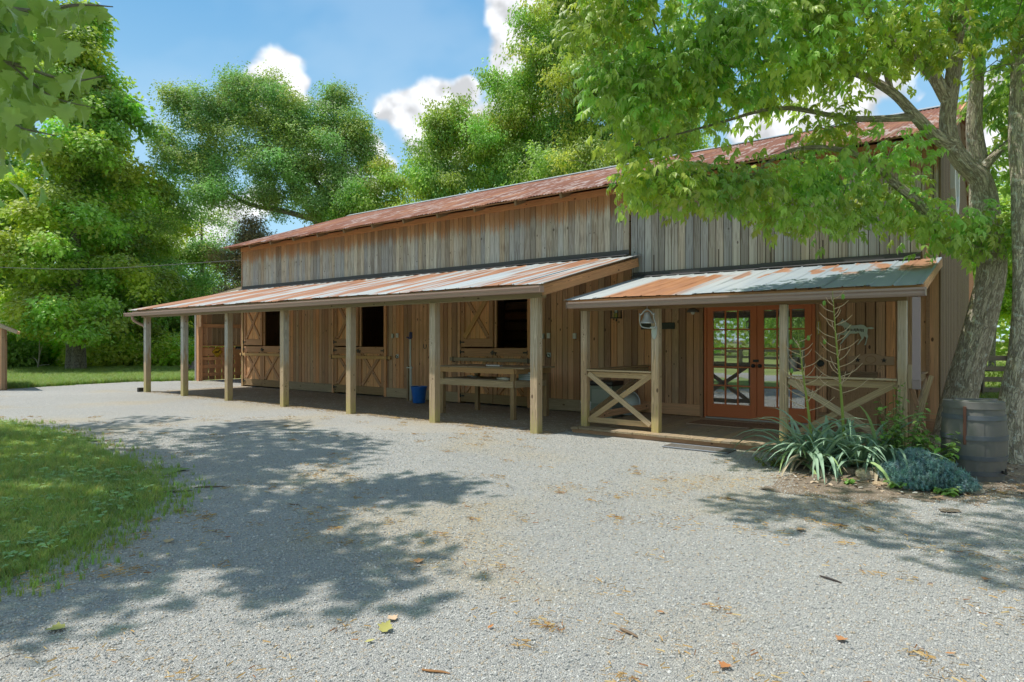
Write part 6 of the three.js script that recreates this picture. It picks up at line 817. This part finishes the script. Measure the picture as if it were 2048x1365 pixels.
{ // board fence at the barn's rear corner
  const t = thing('board_fence', 'four-board grey wooden fence between the two near trunks', 'fence'), A = W(1962, 681, 18.4), B = W(2130, 681, 18.0), dir = B.clone().sub(A).normalize(), n = [dir.z, 0, -dir.x], gm = [wood('tan', 0.48, 0.5, 0.55), wood('tan', 0.42, 0.44, 0.5)];
  for (const y of [0.16, 0.46, 0.76, 1.06]) bar(t, 'board', [A.x, y, A.z], [B.x, y + R(-0.01, 0.01), B.z], 0.14, 0.025, n, pick(gm)); for (let i = 0; i < 4; i++) { const p = A.clone().lerp(B, i / 3).addScaledVector(V(...n), -0.07); bar(t, 'post', [p.x, 0, p.z], [p.x, 1.2, p.z], 0.1, 0.1, n, gm[1]); }
  const g = thing('gate_post', 'thin metal gate post with latch at the barn rear corner', 'post', P3(W(1965, 681, 18).setY(0))); mesh(g, 'pipe', cyl(0.025, 0.025, 1.3, 0, 0.65, 0, 10), M.iron); mesh(g, 'latch', box(0.1, 0.08, 0.05, 0.02, 1.1, 0), M.black); mesh(g, 'arm', box(0.5, 0.03, 0.03, 0, 0.72, 0), M.iron);
  const bush = thing('fence_bush', 'small sunny green bush growing through the board fence', 'bush', P3(W(2002, 681, 18.9).setY(0))), q = mulberry(61), L = []; for (let i = 0; i < 26; i++) L.push([V((q() - 0.5) * 0.5, 0.1 + q() * 0.6, (q() - 0.5) * 0.4), [q(), q() * 6.3, q()], 0.4 + 0.3 * q(), [1.1, 1.1, 0.8]]); scatter(bush, 'foliage', SPRAYS.ash, LEAF.ash, L); mesh(bush, 'stem', limb([[0, 0, 0, 0.02], [0.05, 0.4, 0, 0.012], [0, 0.8, 0.05, 0.005]], 6, 3), BARKFAR);
  const f2 = thing('rail_fence', 'split rail fence across the drive, mirrored in the door panes', 'fence'); for (let i = 0; i < 12; i++) { const x = -38 + i * 3, z = 21 + 0.15 * i; bar(f2, 'post', [x, 0, z], [x, 1.25, z], 0.14, 0.14, Zx, gm[1]); if (i < 11) for (const y of [0.35, 0.75, 1.12]) bar(f2, 'rail', [x, y + R(-0.05, 0.05), z + 0.08], [x + 3.1, y + R(-0.05, 0.05), z + 0.22], 0.13, 0.09, Zx, gm[1]); }
}
{ // small outbuilding at the left edge, wire, dead branches, stone heap
  const t = thing('small_shed', 'corner of a small board shed with pale metal roof at the left edge', 'shed'), A = W(8, 681, 20.3), r = V(CY, 0, -SY), f = A.clone().sub(V(0, EYE, CAMZ)).normalize().applyAxisAngle(V(0, 1, 0), 0.08);
  const pt = (a, y, b) => { const p = A.clone().addScaledVector(r, a).addScaledVector(f, b); return [p.x, y, p.z]; };
  for (let i = 0; i < 12; i++) bar(t, 'board', pt(-0.1 - i * 0.2, 0.02, 0), pt(-0.1 - i * 0.2, 1.95 + i * 0.09, 0), 0.19, 0.025, [SY, 0, CY], pick([BROWN[1], BROWN[3]])); for (let i = 0; i < 10; i++) bar(t, 'board', pt(0.0, 0.02, 0.1 + i * 0.2), pt(0.0, 1.95, 0.1 + i * 0.2), 0.19, 0.025, P3(r), pick(BROWN)); bar(t, 'corner_post', pt(0, 0, 0), pt(0, 2.0, 0), 0.1, 0.1, [SY, 0, CY], wood('tan', 0.6, 0.48, 0.42));
  const g = new THREE.BufferGeometry(), q = [pt(0.42, 1.87, -0.3), pt(-2.6, 3.1, -0.3), pt(-2.6, 3.1, 2.4), pt(0.42, 1.87, 2.4)]; g.setAttribute('position', new THREE.Float32BufferAttribute([...q[0], ...q[3], ...q[1], ...q[1], ...q[3], ...q[2]], 3)); g.computeVertexNormals(); mesh(t, 'roof', g, M.galv); bar(t, 'fascia', pt(0.36, 1.82, -0.28), pt(-2.6, 3.02, -0.28), 0.1, 0.03, [SY, 0, CY], GREYW[0]); bar(t, 'rafter', pt(0.5, 1.8, 0.2), pt(-2.6, 3.0, 0.2), 0.09, 0.05, [SY, 0, CY], BROWN[1]);
  const a = W(-260, 520, 26), m = W(150, 537, 24), b = onWall(484, 519, -0.2); single('overhead_cable', tube([P3(a), P3(m), [b.x, b.y, b.z]], 0.011, 6, 40), S({ color: lin(0.12, 0.12, 0.12) }), 'single overhead cable running from the left to the barn end', 'cable');
  const db = thing('dead_branch', 'pale dead branch lying in the brush left of the twin trunks', 'branch', P3(W(78, 681, 34).setY(0.05))), dm = S({ color: lin(0.42, 0.38, 0.32) }); mesh(db, 'stem', limb([[-0.3, 0, 0, 0.05], [0, 0.7, 0, 0.04], [0.35, 1.6, 0.1, 0.015]], 6, 4), dm); for (const l of [[[0, 0.6, 0, 0.03], [0.5, 0.9, 0.1, 0.02], [0.8, 1.3, 0.1, 0.008]], [[-0.15, 0.3, 0, 0.03], [-0.9, 0.6, 0, 0.02], [-1.6, 0.45, 0.1, 0.01]], [[0, 0.2, 0, 0.03], [0.7, 0.25, 0.1, 0.02], [1.5, 0.3, 0, 0.01]]]) mesh(db, 'fork', limb(l, 6, 4), dm);
  const hp = G(395, 741); for (let i = 0; i < 7; i++) { const q = new THREE.IcosahedronGeometry(0.22 + 0.12 * hash(i, 3), 2), p = q.attributes.position; for (let k = 0; k < p.count; k++) { const s = 0.75 + 0.5 * vn(p.getX(k) * 5 + i, p.getZ(k) * 5 + p.getY(k) * 4); p.setXYZ(k, p.getX(k) * s * 1.3, p.getY(k) * s * 0.8, p.getZ(k) * s); } q.computeVertexNormals(); const o = single('field_stone', q, S({ color: lin(0.22, 0.17, 0.13) }), ['largest brown stone on top of the heap at the wood edge', 'stone at the left end of the heap at the wood edge', 'stone at the right end of the heap at the wood edge', 'stone low at the front of the heap', 'small stone leaning on the heap', 'flat stone behind the heap', 'round stone in the middle of the heap'][i], 'stone', 'stones heaped at the wood edge'); const [ox, oy, oz] = [[0, 0.35, 0], [-0.9, 0.12, 0.1], [0.9, 0.12, -0.2], [-0.3, 0.12, 0.4], [0.45, 0.12, 0.3], [0.1, 0.12, -0.5], [-0.1, 0.14, 0]][i]; o.position.set(hp.x + ox, oy, hp.z + oz); }
  // sunlit shrubs along the wood edge
  [[180, 36, 1.3, 'rounded sunlit shrub right of the twin trunks'], [250, 37, 1.7, 'leafy sapling shrub standing alone on the far lawn'], [330, 38, 1.9, 'bright shrub between the first two porch posts'], [385, 39, 1.6, 'bright low shrub left of the far shed wall'], [60, 37, 1.5, 'dark green shrub left of the twin trunks'], [20, 35, 1.8, 'shaded shrub behind the small shed corner']].forEach(([px, d, h, label], i) => { const p = W(px, 681, d), s = thing('shrub', label, 'shrub', [p.x, 0, p.z], 0, 'shrubs along the wood edge'), q = mulberry(200 + i), L = [], st = []; for (let k = 0; k < 130; k++) { const a = q() * 6.3, r = 1.3 * Math.sqrt(q()); L.push([V(Math.cos(a) * r, h * Math.pow(q(), 0.7) * (1.15 - r * 0.4), Math.sin(a) * r), [(q() - 0.5) * 1.4, q() * 6.3, (q() - 0.5) * 1.4], 0.7 + 0.5 * q(), i < 4 ? [1.25 + 0.3 * q(), 1.2, 0.85] : [0.8, 0.9, 0.9]]); } for (let k = 0; k < 5; k++) st.push(limb([[0, 0, 0, 0.03], [Math.cos(k * 1.3) * 0.3, h * 0.4, Math.sin(k * 1.3) * 0.3, 0.02], [Math.cos(k * 1.3) * 0.6, h * 0.8, Math.sin(k * 1.3) * 0.6, 0.008]], 5, 3)); scatter(s, 'foliage', SPRAYS.maple, LEAF.ash, L); mesh(s, 'stems', mergeGeometries(st), BARKFAR).userData.kind = 'stuff'; });
}
renderer.render(scene, camera);
